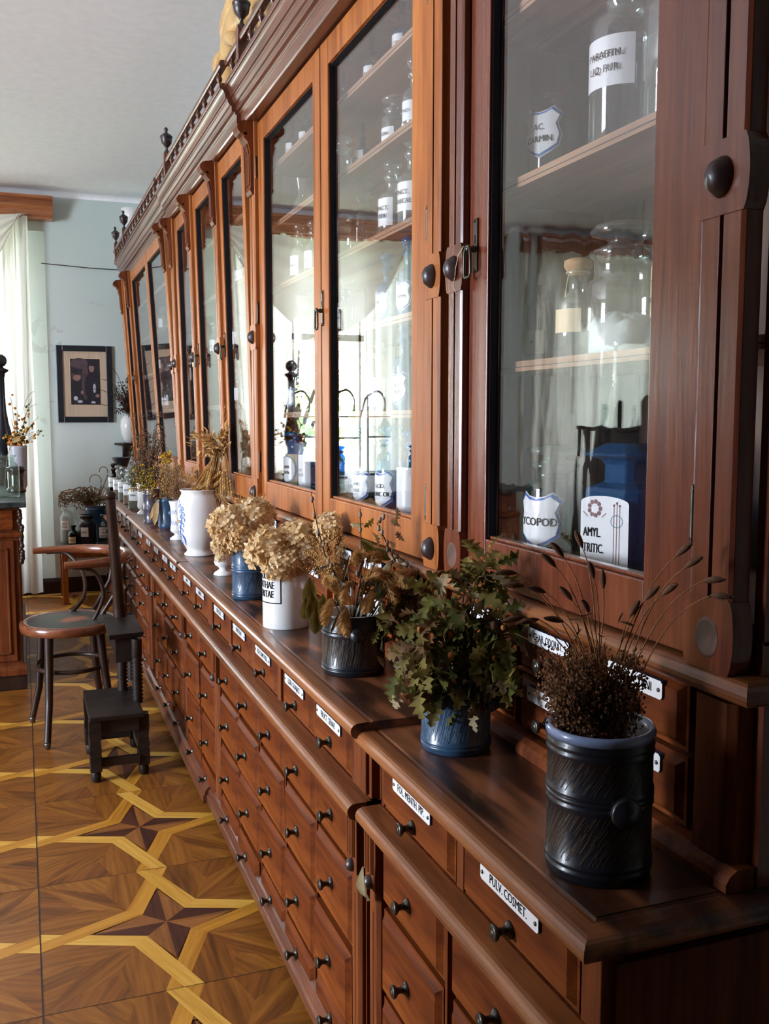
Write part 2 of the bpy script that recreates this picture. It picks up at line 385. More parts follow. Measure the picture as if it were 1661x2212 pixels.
# pelmets, curtains and swags of the two far windows
M['sheer'] = cloth('white_muslin', (.86,.83,.76), .55)
M['sheer2'] = cloth('cream_swag', (.80,.76,.68), .38)
pprof = [(0,3.10),(0,3.27),(-.20,3.27),(-.20,3.245),(-.175,3.235),(-.17,3.20),(-.15,3.185),(-.14,3.16),(-.14,3.125),(-.125,3.115),(-.125,3.10)]
for i, (a, e, lab) in enumerate(((-1.84, .30, 'carved wooden pelmet over the near muslin-curtained window by the framed picture'), (-5.02, -2.94, 'dark wooden pelmet over the far window, seen only reflected in the near glass door'))):
    m = MB(); m.prism([(YB+p, z) for p, z in pprof], 'x', a, e); tag(m.build('pelmet', W['pelmet'], bevel=.003), lab, 'pelmet', None)
def curtain(x0, x1, yc, z0, z1, waves, amp, lab, gather=1.0, lean=0.0):
    m = MB(); nu, nv = waves*10, 24
    def P(i, j):
        t, s_ = i/nu, j/nv; z = z1 + (z0-z1)*s_
        x = x0 + (x1-x0)*t + lean*s_*(t-.5)
        ph = t*waves*2*PI + .7*math.sin(3.1*t*waves) + .5*math.sin(s_*3+t*5)
        y = yc + amp*(.55+.45*s_)*math.sin(ph) + .012*math.sin(2.3*ph+s_*4)
        return (x + .012*math.cos(ph*1.3+s_*2), y, z)
    m.add([P(i, j) for j in range(nv+1) for i in range(nu+1)], [(j*(nu+1)+i, j*(nu+1)+i+1, (j+1)*(nu+1)+i+1, (j+1)*(nu+1)+i) for j in range(nv) for i in range(nu)], 0, True)
    return tag(m.build('curtain', M['sheer']), lab, 'curtain')
curtain(-.52, .115, YB-.13, .03, 3.11, 5, .035, 'white muslin curtain hanging beside the framed picture wall')
curtain(-1.72, -1.18, YB-.13, .03, 3.11, 5, .035, 'white muslin curtain on the far side of the laboratory bench window')
curtain(-3.85, -3.02, YB-.13, .03, 3.11, 5, .03, 'white curtain at the right side of the second window, seen in the near glass door')
curtain(-4.95, -3.885, YB-.13, .03, 3.11, 6, .03, 'white curtain at the left side of the second window, seen in the near glass door')
def swag(x0, x1, yc, ztop, drop, lab):
    m = MB(); nu, nv = 40, 22
    def P(i, j):
        t, s_ = i/nu, j/nv; q = 1-(2*t-1)**2
        dz = (.10 + drop*s_)*q*(.55+.45*s_)
        x = x0 + (x1-x0)*(.5 + (t-.5)*(1.0-.10*s_*(1-q)))
        y = yc - .05*math.sin(s_*PI)*q - .016*math.sin(s_*7*PI)*(.35+.65*q) - .02*s_
        return (x, y, ztop - dz - .01*s_)
    m.add([P(i, j) for j in range(nv+1) for i in range(nu+1)], [(j*(nu+1)+i, j*(nu+1)+i+1, (j+1)*(nu+1)+i+1, (j+1)*(nu+1)+i) for j in range(nv) for i in range(nu)], 0, True)
    # the tail gathered at the picture end
    nu2, nv2 = 16, 14
    return m
m = swag(-1.70, .12, YB-.20, 3.12, .78, ''); tag(m.build('swag', M['sheer2']), 'cream swag drooping across the top of the muslin-curtained window', 'curtain')
m = swag(-4.85, -3.08, YB-.20, 3.12, .78, ''); tag(m.build('swag', M['sheer2']), 'cream swag of the second window, seen in the near glass door', 'curtain')
m = MB(); m.tube([(XR-.1, YB-.012, 2.735), (.6, YB-.012, 2.74), (.2, YB-.012, 2.76)], .004, 6); tag(m.build('wall_wire', M['darkwall']), 'thin wire running along the pale green wall above the picture', 'wire')

# framed picture
p = thing('framed_picture', 'black framed dark photograph in a tan mount on the pale green wall', 'picture', (.52, YB, 1.77))
fx0, fx1, fz0, fz1 = .292, .742, 1.452, 2.095
m = MB()
for a, b_, z0, z1 in ((fx0, fx0+.048, fz0, fz1), (fx1-.048, fx1, fz0, fz1), (fx0+.048, fx1-.048, fz0, fz0+.048), (fx0+.048, fx1-.048, fz1-.048, fz1)): m.box(a, b_, YB-.03, YB-.001, z0, z1)
m.build('frame', plain('black_frame', (.008,.012,.018), .35, var=.2), p, bevel=.004)
m = MB(); m.box(fx0+.04, fx1-.04, YB-.014, YB-.004, fz0+.04, fz1-.04); m.build('mount', wood('tan_mount', (.40,.285,.195), (.50,.365,.255), (.55,.41,.29), 'z', rough=.8, coat=0, bumpst=0), p)
m = MB(); px0, px1, pz0, pz1 = .402, .642, 1.60, 1.985
m.box(px0-.006, px1+.006, YB-.0155, YB-.0135, pz0-.006, pz1+.006, 1); m.box(px0, px1, YB-.017, YB-.0155, pz0, pz1, 0)
def blob(cx, cz, rx, rz, mt, d):
    m.add([(px0+(px1-px0)*(cx+rx*math.cos(a)), YB-.017-d, pz0+(pz1-pz0)*(cz+rz*math.sin(a))) for a in [i*PI/10 for i in range(20)]], [tuple(range(20))], mt)
blob(.30,.90,.30,.12,2,.0002); blob(.20,.62,.17,.10,3,.0003); blob(.22,.59,.12,.07,4,.0005); blob(.24,.70,.16,.05,0,.0006)
blob(.72,.80,.09,.09,4,.0004); blob(.74,.90,.15,.05,0,.0006); blob(.70,.40,.24,.30,0,.0002); blob(.80,.36,.05,.10,5,.0005); blob(.38,.27,.05,.04,4,.0005); blob(.16,.14,.07,.05,5,.0005); blob(.30,.07,.09,.03,5,.0005); blob(.90,.20,.07,.04,4,.0005); blob(.75,.05,.08,.03,5,.0005); blob(.5,.5,.12,.4,2,.0001)
m.build('photograph', [plain('photo_dark', (.018,.016,.024), .4, var=.3), M['paper'], plain('photo_mauve', (.075,.045,.055), .4, var=.3), plain('photo_brown', (.10,.05,.045), .4), plain('photo_flesh', (.24,.13,.11), .4, var=.2), plain('photo_white', (.42,.42,.46), .4)], p)
# ------------------------------------------------------------------ shared small parts
def knob_mesh():
    m = MB(); m.lathe([(.0001,-.001),(.0135,-.001),(.0135,.003),(.009,.006),(.0055,.012),(.006,.018),(.0105,.0225),(.0125,.025),(.0125,.028),(.009,.0305),(.006,.0295),(.0045,.031),(.0001,.0315)], seg=18, axis='-x')
    return m.mesh('knob', M['metal'])
KNOB = knob_mesh()
def boss_mesh(r=.022, d=.022):
    m = MB(); m.lathe([(r*1.0,-.004),(r*1.04,.002),(r*.98,.004),(r*.92,.008),(r*.72,d*.72),(r*.4,d*.94),(.0001,d)], seg=22, axis='-x')
    return m.mesh('boss', M['boss'])
BOSS = boss_mesh(); BOSS_S = boss_mesh(.014, .016)
def drawer_mesh(w, h, seed=0, lip=.013):
    m = MB(); a, b = w/2, h/2
    m.box(-.008, .30, -a, a, -b, b)
    # raised field with chamfered border
    i, d = .016, .010; x0, x1 = -.008, -.008-d
    o = [(x0,-a+.006,-b+.006),(x0,a-.006,-b+.006),(x0,a-.006,b-.006),(x0,-a+.006,b-.006)]
    n = [(x1,-a+i,-b+i),(x1,a-i,-b+i),(x1,a-i,b-i),(x1,-a+i,b-i)]
    m.add(o+n, [(0,4,5,1),(1,5,6,2),(2,6,7,3),(3,7,4,0),(4,7,6,5)])
    return m
_dm = {}
def drawer(parent, xf, yc, zc, w, h, open_=0.0, knob=True, kz=0.0):
    k = (round(w,3), round(h,3))
    if k not in _dm:
        mm = drawer_mesh(w, h); _dm[k] = mm.mesh('drawer', W['dr'])
    o = inst(_dm[k], 'drawer', parent, (xf+.008-open_, yc, zc))
    if knob: inst(KNOB, 'knob', o, (xf+.008-open_-.018, yc, zc+kz))
    return o
def plate(parent, x, yc, zc, txt, w=.178, h=.027, col='black', tilt=0.0, size=None):
    m = MB(); P = lambda d: (lambda u, v: (x-d, yc-u, zc+v))
    p0 = P(0.0); a, b = w/2, h/2; r = .004
    out = [(-a+r,-b),(a-r,-b),(a,-b+r),(a,b-r),(a-r,b),(-a+r,b),(-a,b-r),(-a,-b+r)]
    v = [P(-.004)(*q) for q in out] + [P(.0028)(q[0]*.985, q[1]*.94) for q in out]; n = len(out)
    m.add(v, [(i, (i+1)%n, n+(i+1)%n, n+i) for i in range(n)], 2); m.add(v[n:], [tuple(range(n))], 0)
    if col == 'red':
        for q0, q1 in ((b*.9, b*.72), (-b*.72, -b*.9)): m.add([P(.0031)(-a*.97,q0),P(.0031)(a*.97,q0),P(.0031)(a*.97,q1),P(.0031)(-a*.97,q1)], [(0,1,2,3)], 1)
        for q0, q1 in ((-a*.975,-a*.95), (a*.95,a*.975)): m.add([P(.0031)(q0,-b*.9),P(.0031)(q1,-b*.9),P(.0031)(q1,b*.9),P(.0031)(q0,b*.9)], [(0,1,2,3)], 1)
    if txt:
        sz = size or .021
        vv, _ = text_poly(txt, sz); tw = max(q[0] for q in vv)-min(q[0] for q in vv); sx = min(.80, (w*.70)/tw)
        put_text(m, txt, sz, P(.0032), 1, 0, 0, sx, bold=.0003)
    for s_ in (-1, 1):
        m.lathe([(.0034,0),(.0030,.0016),(.0001,.002)], (x-.003, yc+s_*(a-.009), zc), 10, 3, '-x')
    return m.build('label_plate', [M['enamel'], M['red'] if col == 'red' else M['black'], M['rim'], M['steel']], parent)
M['rim'] = plain('dark_blue_rim', (.015,.022,.05), .35, var=.1)

def ball_pilaster(parent, y0, y1, xf, z0, z1, capz):
    # lower pilaster: fluted head with a turned ball, plain chamfered shaft below
    m = MB(); ym = (y0+y1)/2; w = y1-y0
    m.prism([(xf+.03,y0),(xf+.008,y0),(xf,y0+.008),(xf,y1-.008),(xf+.008,y1),(xf+.03,y1)], 'z', z0, capz)
    m.box(xf-.006, xf+.03, y0-.003, y1+.003, capz, z1)
    for k in range(3):
        yy = y0 + w*(.22+.28*k); m.prism([(xf-.006,yy-.006),(xf-.013,yy-.003),(xf-.013,yy+.003),(xf-.006,yy+.006)], 'z', capz+.035, z1)
    m.box(xf-.0015, xf+.001, ym-.003, ym+.003, z0+.05, capz-.05)
    o = m.build('pilaster', W['low'], parent, bevel=.002)
    inst(BOSS_S, 'boss', o, (xf-.005, ym, capz+.012))
    return o
NOSE_H = .034
def nosing(xn, zt, back, h=NOSE_H, groove=True):
    r = h*.5; pts = [(back, zt)] + ([(xn+.049, zt), (xn+.045, zt-.0016), (xn+.041, zt-.0016), (xn+.037, zt)] if groove else [])
    for i in range(9):
        a = PI/2 + PI*.92*i/8; pts.append((xn + r + r*math.cos(a), zt - r + r*math.sin(a)*.95))
    pts += [(xn+r+.004, zt-2*r+.001), (xn+.030, zt-2*r+.001), (back, zt-2*r+.001)]
    return pts[::-1]
UPPER_L = [(2.047,.272,'FRUCT. SENAE'),(2.342,.272,'LIGN. GUAJACI'),(2.687,.27,'FLOR. CHAM. VULG.'),(3.012,.27,'HORTULAE'),(3.348,.26,'COPTULAE'),(3.733,.25,'LABIALES'),(4.048,.24,'FABAE'),
 (4.455,.225,'RADIX'),(4.715,.225,'FOLIA'),(5.045,.25,'SEMINA'),(5.368,.25,'HERBA'),(5.76,.24,'FLORES'),(6.02,.22,'CORTEX'),(6.45,.20,'BACCAE'),(6.68,.20,'GEMMAE'),(7.003,.25,'BULBI'),(7.32,.25,'SPORAE'),(7.66,.25,'LIGNA'),(7.87,.15,'')]
def base_cabinet(name, label, y0, y1, xd, zt, ups, cols, pils, txts, dz=0.0):
    t = thing(name, label, 'cabinet', (xd+.25, (y0+y1)/2, 0))
    zl = .72+dz   # ledge height
    m = MB(); m.box(xd+.014, 1.30, y0, y1, .07, zl); m.box(xd+.035, 1.30, y0, y1, zl, zt-.05)
    m.box(xd+.004, xd+.03, y0, y0+.012, .12, zl)
    m.build('carcass', W['low'], t)
    m = MB(); m.prism(nosing(xd-.038, zl, xd+.06, .036, False), 'y', y0, y1); m.build('ledge_moulding', W['nose'], t)
    segs = [(y0, y1, 0.0)] if y1-y0 < 2 else [(y0, 3.47, 0.0), (3.47, 5.30, .013), (5.30, y1, 0.0)]
    for a, b, d in segs:
        m = MB(); xs = xd-.030-d
        m.prism([(xd+.05,.07),(xs,.07),(xs,.098),(xs+.006,.102),(xs+.006,.112),(xs+.014,.124),(xs+.026,.132),(xd+.05,.132)][::-1], 'y', a, b); m.build('plinth', W['crown'], t, bevel=.002)
        m = MB(); m.box(xd+.03, xd+.09, a+.10, a+.17, 0, .07); m.build('foot', W['dark'], t)
        m = MB(); m.box(xd+.03, xd+.09, b-.17, b-.10, 0, .07); m.build('foot', W['dark'], t)
    m = MB(); m.box(1.20, 1.27, y0+.1, y0+.17, 0, .07); m.box(1.20, 1.27, y1-.17, y1-.1, 0, .07); m.build('foot', W['dark'], t)
    rows = [zl-.052+.012, .544+dz, .361+dz, .178+dz, .062]
    r = random.Random(int(y0*100))
    for a, b in cols:
        for k in range(4):
            zt_, zb = rows[k]-.006, rows[k+1]+.006
            drawer(t, xd, (a+b)/2, (zt_+zb)/2, b-a-.014, zt_-zb, r.choice([0,0,.002,.004,.007]) if k else 0, True, .003 if k < 3 else .012)
        m = MB(); m.box(xd-.001, xd+.02, a-.005, a+.004, .13, zl-.04); m.build('stile', W['low'], t)
    for a, b in pils: ball_pilaster(t, a, b, xd-.012, .135, zl-.04, .565+dz)
    zc = (zl + zt-.034)/2
    for (yc, w, tx) in ups:
        o = drawer(t, xd+.018, yc, zc, w, zt-.034-zl-.005, 0, True, -.026)
        plate(o, xd+.006-.0002, yc, zc+.026, tx, min(.182, w*.82))
    es = sorted([u[0]-u[1]/2 for u in ups] + [u[0]+u[1]/2 for u in ups] + [y0, y1])
    for i in range(0, len(es), 2):
        g = es[i+1]-es[i]
        if g > .02:
            m = MB(); yy0, yy1 = es[i]+.006, es[i+1]-.006
            m.box(xd+.016, xd+.05, yy0, yy1, zl, zt-.04)
            if g > .06: m.box(xd+.008, xd+.02, yy0+.012, yy1-.012, zl+.006, zt-.046)
            m.build('stile', W['low'], t, bevel=.002)
    return t
base_cabinet('drawer_cabinet', 'short mahogany drawer counter nearest the camera, labelled for peppermint and cosmetic powder', .965, 1.765, .638, .868,
    [(1.572,.335,'FOL. MENTH. PIP.'), (1.195,.345,'PULV. COSMET.')], [(1.40,1.70),(1.02,1.38)], [(1.705,1.758)], None)
base_cabinet('drawer_cabinet', 'long mahogany drawer counter running back to the far wall, many small labelled drawers', 1.785, 7.97, .628, .886, UPPER_L,
    [(1.845,2.125),(2.13,2.415),(2.42,2.705),(2.71,3.0),(3.005,3.30),(3.40,3.70),(3.72,4.02),(4.12,4.41),(4.42,4.71),(4.73,5.0),(5.33,5.62),(5.63,5.92),(5.95,6.24),(6.25,6.54),(6.6,6.89),(6.9,7.19),(7.25,7.54),(7.55,7.90)],
    [(1.79,1.84),(3.31,3.385),(4.035,4.105),(5.02,5.09),(5.23,5.30)], None)
def mitre(m, prof, xn, y0, y1, x1=1.30):
    # moulded edge along the front, mitred round the near end that faces the camera
    pr = prof(xn); n = len(pr); B = .052
    v = [(p[0], y0+min(p[0]-xn, B), p[1]) for p in pr] + [(p[0], y1, p[1]) for p in pr]
    m.add(v, [(i, (i+1) % n, n+(i+1) % n, n+i) for i in range(n)]); m.add(v[n:], [tuple(range(n))])
    v = [(xn+min(p[0]-xn, B), y0+min(p[0]-xn, B), p[1]) for p in pr] + [(x1, y0+min(p[0]-xn, B), p[1]) for p in pr]
    m.add(v, [(i, n+i, n+(i+1) % n, (i+1) % n) for i in range(n)])
def worktop(label, y0, y1, xn, zt, joints, end):
    m = MB()
    if end: mitre(m, lambda q: nosing(q, zt, 1.30), xn, y0, y1)
    else: m.prism(nosing(xn, zt, 1.30), 'y', y0, y1)
    for j in joints: m.box(xn-.0008, xn+.049, j-.0015, j+.0015, zt-.034, zt+.0006, 1)
    o = tag(m.build('worktop', [W['top'], M['seam'], W['nose']]), label, 'worktop')
    me = o.data
    for p in me.polygons:
        if p.material_index == 0 and p.center.x < xn+.046: p.material_index = 2
    return o
worktop('dark lower worktop nearest the camera, under the blue and the large black crocks', .945, 1.80, .611, .868, [], True)
worktop('long worktop holding white jars and dried flowers, stepping up behind the blue crock', 1.785, 8.24, .598, .886, [4.10, 6.22], False)
# ------------------------------------------------------------------ glazed wall cabinets
XF, XG, XI, XBK = .876, .892, .935, 1.24
LEANY = {'C': .020, 'D': .052}
SH = {'A': [1.61, 1.97, 2.30], 'B': [1.517, 1.765, 2.0, 2.237, 2.455], 'C': [1.56, 1.83, 2.1, 2.36], 'D': [1.56, 1.83, 2.1, 2.36]}
def rosette(parent, x, y, z): return inst(BOSS, 'boss', parent, (x, y, z), None)
BOSSB = None
def oval_boss():
    m = MB(); m.lathe([(.021,-.004),(.0225,.001),(.0215,.005),(.0195,.008),(.0155,.016),(.008,.021),(.0001,.0225)], seg=24, axis='-x')
    m.xform(lambda x, y, z: (x, y, z*1.18)); return m.mesh('boss', M['boss'])
BOSSB = oval_boss()
def scar_mesh():
    m = MB(); m.lathe([(.0235,0),(.0225,.0012),(.019,.0006),(.0001,.0006)], seg=24, axis='-x'); m.xform(lambda x, y, z: (x, y, z*1.2)); return m.mesh('boss_scar', plain('bare_glued_wood', (.075,.030,.014), .6, var=.6))
SCAR = scar_mesh()
def pilaster(t, y, w, zb, zt, corbel=True, mid='boss', low='boss', wd='v'):
    m = MB(); h = w/2; x = XF-.016
    def shaft(z0, z1):
        m.prism([(x+.03,y-h),(x+.004,y-h),(x,y-h+.006),(x,y-.0035),(x+.007,y-.0035),(x+.007,y+.0035),(x,y+.0035),(x,y+h-.006),(x+.004,y+h),(x+.03,y+h)], 'z', z0, z1)
        m.box(x+.0055, x+.0075, y-.0032, y+.0032, z0, z1, 1)
    def block(z0, z1, g=.003):
        gg = .009; n = 10; zz = [z0+(z1-z0)*i/n for i in range(n+1)]; ww = [h + gg*math.sin(PI*i/n)**.6 if 0 < i < n else h for i in range(n+1)]
        m.prism([(y+w_, z_) for w_, z_ in zip(ww, zz)] + [(y-w_, z_) for w_, z_ in list(zip(ww, zz))[::-1]], 'x', x-.002, x+.03)
    zm = 1.808; shaft(zb+.10, zm-.048); block(zb-.03, zb+.10) if 0 else block(zb, zb+.10); block(zm-.048, zm+.048); shaft(zm+.048, zt)
    o = m.build('pilaster', [W[wd], M['black']], t, bevel=.001)
    inst(BOSSB if mid == 'boss' else SCAR, 'boss', o, (x-.002, y, zm))
    inst(BOSSB if low == 'boss' else SCAR, 'boss', o, (x-.002, y, zb+.045))
    if corbel:
        c = MB(); prof = [(x+.02,2.34),(x-.006,2.345),(x-.014,2.36),(x-.010,2.375),(x-.012,2.50),(x-.020,2.535),(x-.034,2.55),(x-.036,2.565),(x-.026,2.572)]
        for i in range(9):
            a = -PI*.45 - PI*1.1*i/8; prof.append((x-.026+.034*math.cos(a), 2.588+.027*math.sin(a)))
        prof += [(x-.01,2.618),(x+.02,2.618)]
        c.prism(prof, 'y', y-h*.92, y+h*.92, 0, False)
        for k in (-1, 0, 1): c.tube([(x-.012,y+k*w*.25,2.38),(x-.013,y+k*w*.25,2.49),(x-.022,y+k*w*.25,2.53)], .005, 6)
        c.build('corbel', W['low'], o, bevel=.0015)
    return o
def latch(door, y, z, flip):
    m = MB(); x = XF-.001
    m.prism([(x+.002,z-.055),(x-.003,z-.05),(x-.003,z+.05),(x+.002,z+.055)], 'y', y-.009, y+.009)
    m.box(x-.0036, x-.003, y-.002, y+.002, z+.004, z+.016, 1); m.ball((x-.0032, y, z+.017), .0035, 1, 10, (.2,1,1))
    for zz in (z+.047, z-.047): m.ball((x-.003, y, zz), .0022, 1, 8)
    m.lathe([(.0055,-.003),(.007,.004),(.005,.010),(.007,.016),(.004,.020),(.0001,.021)], (x-.003, y, z-.008), 14, 0, '-x')
    # hanging loop
    pts = []
    for i in range(25):
        a = 2*PI*i/24; c_, s_ = math.cos(a), math.sin(a)
        pts.append((x-.020, y+.014*(abs(c_)**.5)*(1 if c_ > 0 else -1)*(1-.18*s_), z-.034+.031*(abs(s_)**.5)*(1 if s_ > 0 else -1)))
    m.tube(pts, .0032, 8, 0, False)
    return m.build('handle', [M['metal'], M['black']], door)
def hinge(door, y, z):
    m = MB(); x = XF-.006
    m.tube([(x,y,z-.032),(x,y,z+.032)], .0042, 10)
    for q in (-1, 1): m.lathe([(.0048,0),(.0030,.004),(.0040,.007),(.0001,.011)] if q > 0 else [(.0048,0),(.0030,-.004),(.0040,-.007),(.0001,-.011)], (x,y,z+q*.032), 10)
    return m.build('hinge', M['metal'], door)
def door(t, y0, y1, sl, sr, z0, z1, zg0, zg1, handle=None, hinge_side=None, wavy=False):
    # y0 < y1 ; sl = stile width on the far side (y1), sr = stile width on the near side (y0)
    m = MB(); e = .002
    def st(a, b): m.box(XF, XF+.026, a, b, z0, z1)
    st(y0+e, y0+sr); st(y1-sl, y1-e)
    m2 = MB()
    m.box(XF+.0005, XF+.026, y0+sr, y1-sl, z0, zg0); m.box(XF+.0005, XF+.026, y0+sr, y1-sl, zg1, z1)
    # small bevel bead round the pane
    for a, b in ((y0+sr, y0+sr+.007), (y1-sl-.007, y1-sl)): m.box(XF+.008, XF+.026, a, b, zg0, zg1)
    m.box(XF+.008, XF+.026, y0+sr, y1-sl, zg0, zg0+.007); m.box(XF+.008, XF+.026, y0+sr, y1-sl, zg1-.007, zg1)
    o = m.build('door', W['varnish' if wavy else 'v'], t, bevel=.0025)
    q = MB(); q.box(XF+.004, XG+.006, y1-sl-.0075, y1-sl-.0068, zg0, zg1); q.box(XF+.004, XG+.006, y0+sr+.007, y1-sl-.007, zg1-.0078, zg1-.0070); q.build('rebate_shade', M['black'], o)  # black strips inside the frame imitate the shade of the rebate
    g = MB(); g.box(XG, XG+.003, y0+sr+.004, y1-sl-.004, zg0+.003, zg1-.003); g.build('glass_pane', M['wavy'] if wavy else M['pane'], o)
    if handle: latch(o, handle[0], handle[1], 0)
    if hinge_side == 'near':
        for z in ((z0+.20, z1-.2) if wavy else (z0+.14, 1.93, z1-.16)): hinge(o, y0-.004, z)
    if hinge_side == 'far':
        for z in (z0+.16, 1.90, z1-.16): hinge(o, y1+.004, z)
    return o
def crown_prof(dx=0.0):
    x = .0-dx
    return [(.90,2.612),(x+.838,2.612),(x+.834,2.618),(x+.834,2.658),(x+.828,2.662),(x+.828,2.668),(x+.816,2.672),(x+.816,2.690),(x+.808,2.694),(x+.802,2.706),(x+.800,2.716),(x+.793,2.718)] + \
           [(x+.793-.020*(1-math.cos(a)), 2.718+.034*math.sin(a)) for a in [i*PI/2/6 for i in range(1,7)]] + [(x+.772,2.754),(x+.772,2.766),(x+.780,2.772),(.90,2.772)]
SPIN = None
def spindle_mesh():
    m = MB(); m.lathe([(.0085,0),(.0095,.004),(.0045,.009),(.0035,.016),(.007,.026),(.0115,.035),(.0125,.042),(.009,.050),(.0045,.055),(.006,.061)], seg=12); return m.mesh('spindle', W['crown'])
def finial_mesh():
    m = MB(); m.lathe([(.016,0),(.016,.010),(.008,.016),(.006,.028),(.012,.036),(.026,.052),(.030,.072),(.030,.078),(.033,.081),(.033,.088),(.024,.096),(.012,.104),(.006,.110),(.010,.118),(.011,.125),(.007,.133),(.0001,.136)], seg=22); return m.mesh('finial', M['boss'])
def cabinet(key, label, y0, y1, doors, pils, drawers, sides, crown, dxc=0.0, finials=(), gal=None, handlez=1.80):
    lean = LEANY.get(key, 0)
    t = thing('glazed_cabinet', label, 'cabinet', (1.05, (y0+y1)/2, .886))
    zb = .868 if key == 'A' else .886
    m = MB()
    m.box(XF+.024, 1.27, y0, y1, 1.13, 1.205); m.box(XF+.03, 1.27, y0, y1, zb, 1.13)
    m.box(XBK, XBK+.03, y0, y1, 1.2, 2.62); m.box(XF+.028, XBK, y0, y1, 2.60, 2.62)
    for a, b in sides: m.box(XF+.026, XBK, a, b, 1.2, 2.60)
    m.build('carcass', W['varnish' if key == 'A' else 'v'], t)
    m = MB(); m.box(XBK-.003, XBK, y0+.02, y1-.02, 1.205, 2.6)
    for yy in [y0+.12+.16*i for i in range(int((y1-y0-.1)/.16))]: m.box(XBK-.0045, XBK-.0028, yy-.002, yy+.002, 1.205, 2.6, 1)
    m.build('back_panel', [W['in'], M['seam']], t)
    m = MB(); m.prism([(.90,zb),(XF-.022,zb),(XF-.022,zb+.012),(XF-.016,zb+.022),(XF-.004,zb+.030),(.90,zb+.030)][::-1], 'y', y0, y1); m.build('plinth', W['low'], t, bevel=.0015)
    m = MB()
    if key == 'A': mitre(m, lambda q: nosing(q, 1.160, XF+.06, .036), XF-.026, y0-.03, y1+.001, 1.27)
    else: m.prism(nosing(XF-.026, 1.160, XF+.06, .036), 'y', y0-.001, y1+.001)
    m.build('waist_moulding', W['nose'], t)
    for z in SH[key]:
        m = MB(); m.box(XI, XBK-.004, y0+.022, y1-.022, z-.020, z); m.box(XI-.001, XI, y0+.022, y1-.022, z-.0125, z-.011, 1); m.build('shelf', [W['shelf'], M['seam']], t)
    m = MB(); m.box(XF+.03, XBK-.004, y0+.022, y1-.022, 1.205, 1.225); m.build('shelf', W['in'], t)
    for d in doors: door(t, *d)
    zt_, zb_ = 1.122, zb+.036
    for (yc, w, l1, l2, cl) in drawers:
        hh = (zt_-zb_)/2-.006
        for k, tx in ((0, l1), (1, l2)):
            zc = zt_-.003-hh/2-k*(hh+.008)
            o = drawer(t, XF+.012, yc, zc, w, hh, 0, True, -.014)
            if tx is not None: plate(o, XF+.0005, yc, zc+.028, tx, min(.146, w*.62), .030, cl if k == 0 else 'black', size=.020)
    for (y, w, cb, md, lo) in pils: pilaster(t, y, w, 1.158, 2.612, cb, md, lo, 'varnish' if key == 'A' else 'v')
    # short chamfered pilasters beside the small drawers
    for (y, w, cb, md, lo) in pils:
        m = MB(); h = w/2; x = XF-.006
        m.prism([(x+.04,y-h),(x+.010,y-h),(x,y-h+.012),(x,y+h-.012),(x+.010,y+h),(x+.04,y+h)], 'z', zb+.03, 1.118); m.build('stile', W['low'], t, bevel=.003)
    if crown:
        for (a, b, d) in crown:
            m = MB(); m.prism(crown_prof(d), 'y', a, b); m.build('cornice', W['crown'], t, bevel=.0012)
    if gal:
        g0, g1 = gal; xg = .788-dxc
        m = MB(); m.prism([(xg-.010,2.834),(xg-.014,2.839),(xg-.014,2.853),(xg-.008,2.860),(xg+.010,2.860),(xg+.016,2.853),(xg+.016,2.838),(xg+.012,2.834)][::-1], 'y', g0, g1)
        m.box(xg-.012, xg+.012, g0, g1, 2.770, 2.776); g = m.build('gallery_rail', W['crown'], t, bevel=.001)
        n = int((g1-g0)/.155)
        for i in range(n):
            yy = g0 + (i+.5)*(g1-g0)/n
            if min([abs(yy-f) for f in finials] or [9]) > .05: inst(SPIN, 'spindle', g, (xg, yy, 2.774))
        for f in finials:
            m = MB(); m.prism([(f-.028,2.770),(f-.021,2.795),(f-.019,2.845),(f-.027,2.868),(f-.014,2.885),(f+.014,2.885),(f+.027,2.868),(f+.019,2.845),(f+.021,2.795),(f+.028,2.770)], 'x', xg-.018, xg+.018)
            m.lathe([(.017,-.02),(.019,-.018),(.012,-.012),(.0001,-.010)][::-1], (xg-.018, f, 2.866), 14, 1, '-x'); pz = m.build('gallery_post', [W['crown'], M['boss']], t, bevel=.0015)
            inst(FIN, 'finial', pz, (xg, f, 2.882))
    if lean: t.rotation_euler.y = -lean; t.location.x += .025 if key == 'D' else 0
    LEANK[key] = lean
    return t
LEANK = {}; SPIN = spindle_mesh(); FIN = finial_mesh()
Z0, Z1, G0, G1 = 1.164, 2.604, 1.252, 2.528
cabinet('A', 'nearest glazed cabinet with one door, the square blue bottle and powder jar inside', .985, 1.918,
    [(1.10, 1.835, .085, .115, Z0, Z1, G0, G1, (1.80, 1.845), 'near', True)],
    [(1.045,.085,False,'boss','scar'), (1.872,.068,False,'boss','scar')],
    [(1.23,.235,'FLOR. CYANI','',''), (1.49,.235,'CHAR. ODORAT.','',''), (1.745,.225,'SARSAPARILL.','','')],
    [(.985,1.005),(1.898,1.918)], [(.93,1.926,0)], 0, (1.4,), (.96,1.92))
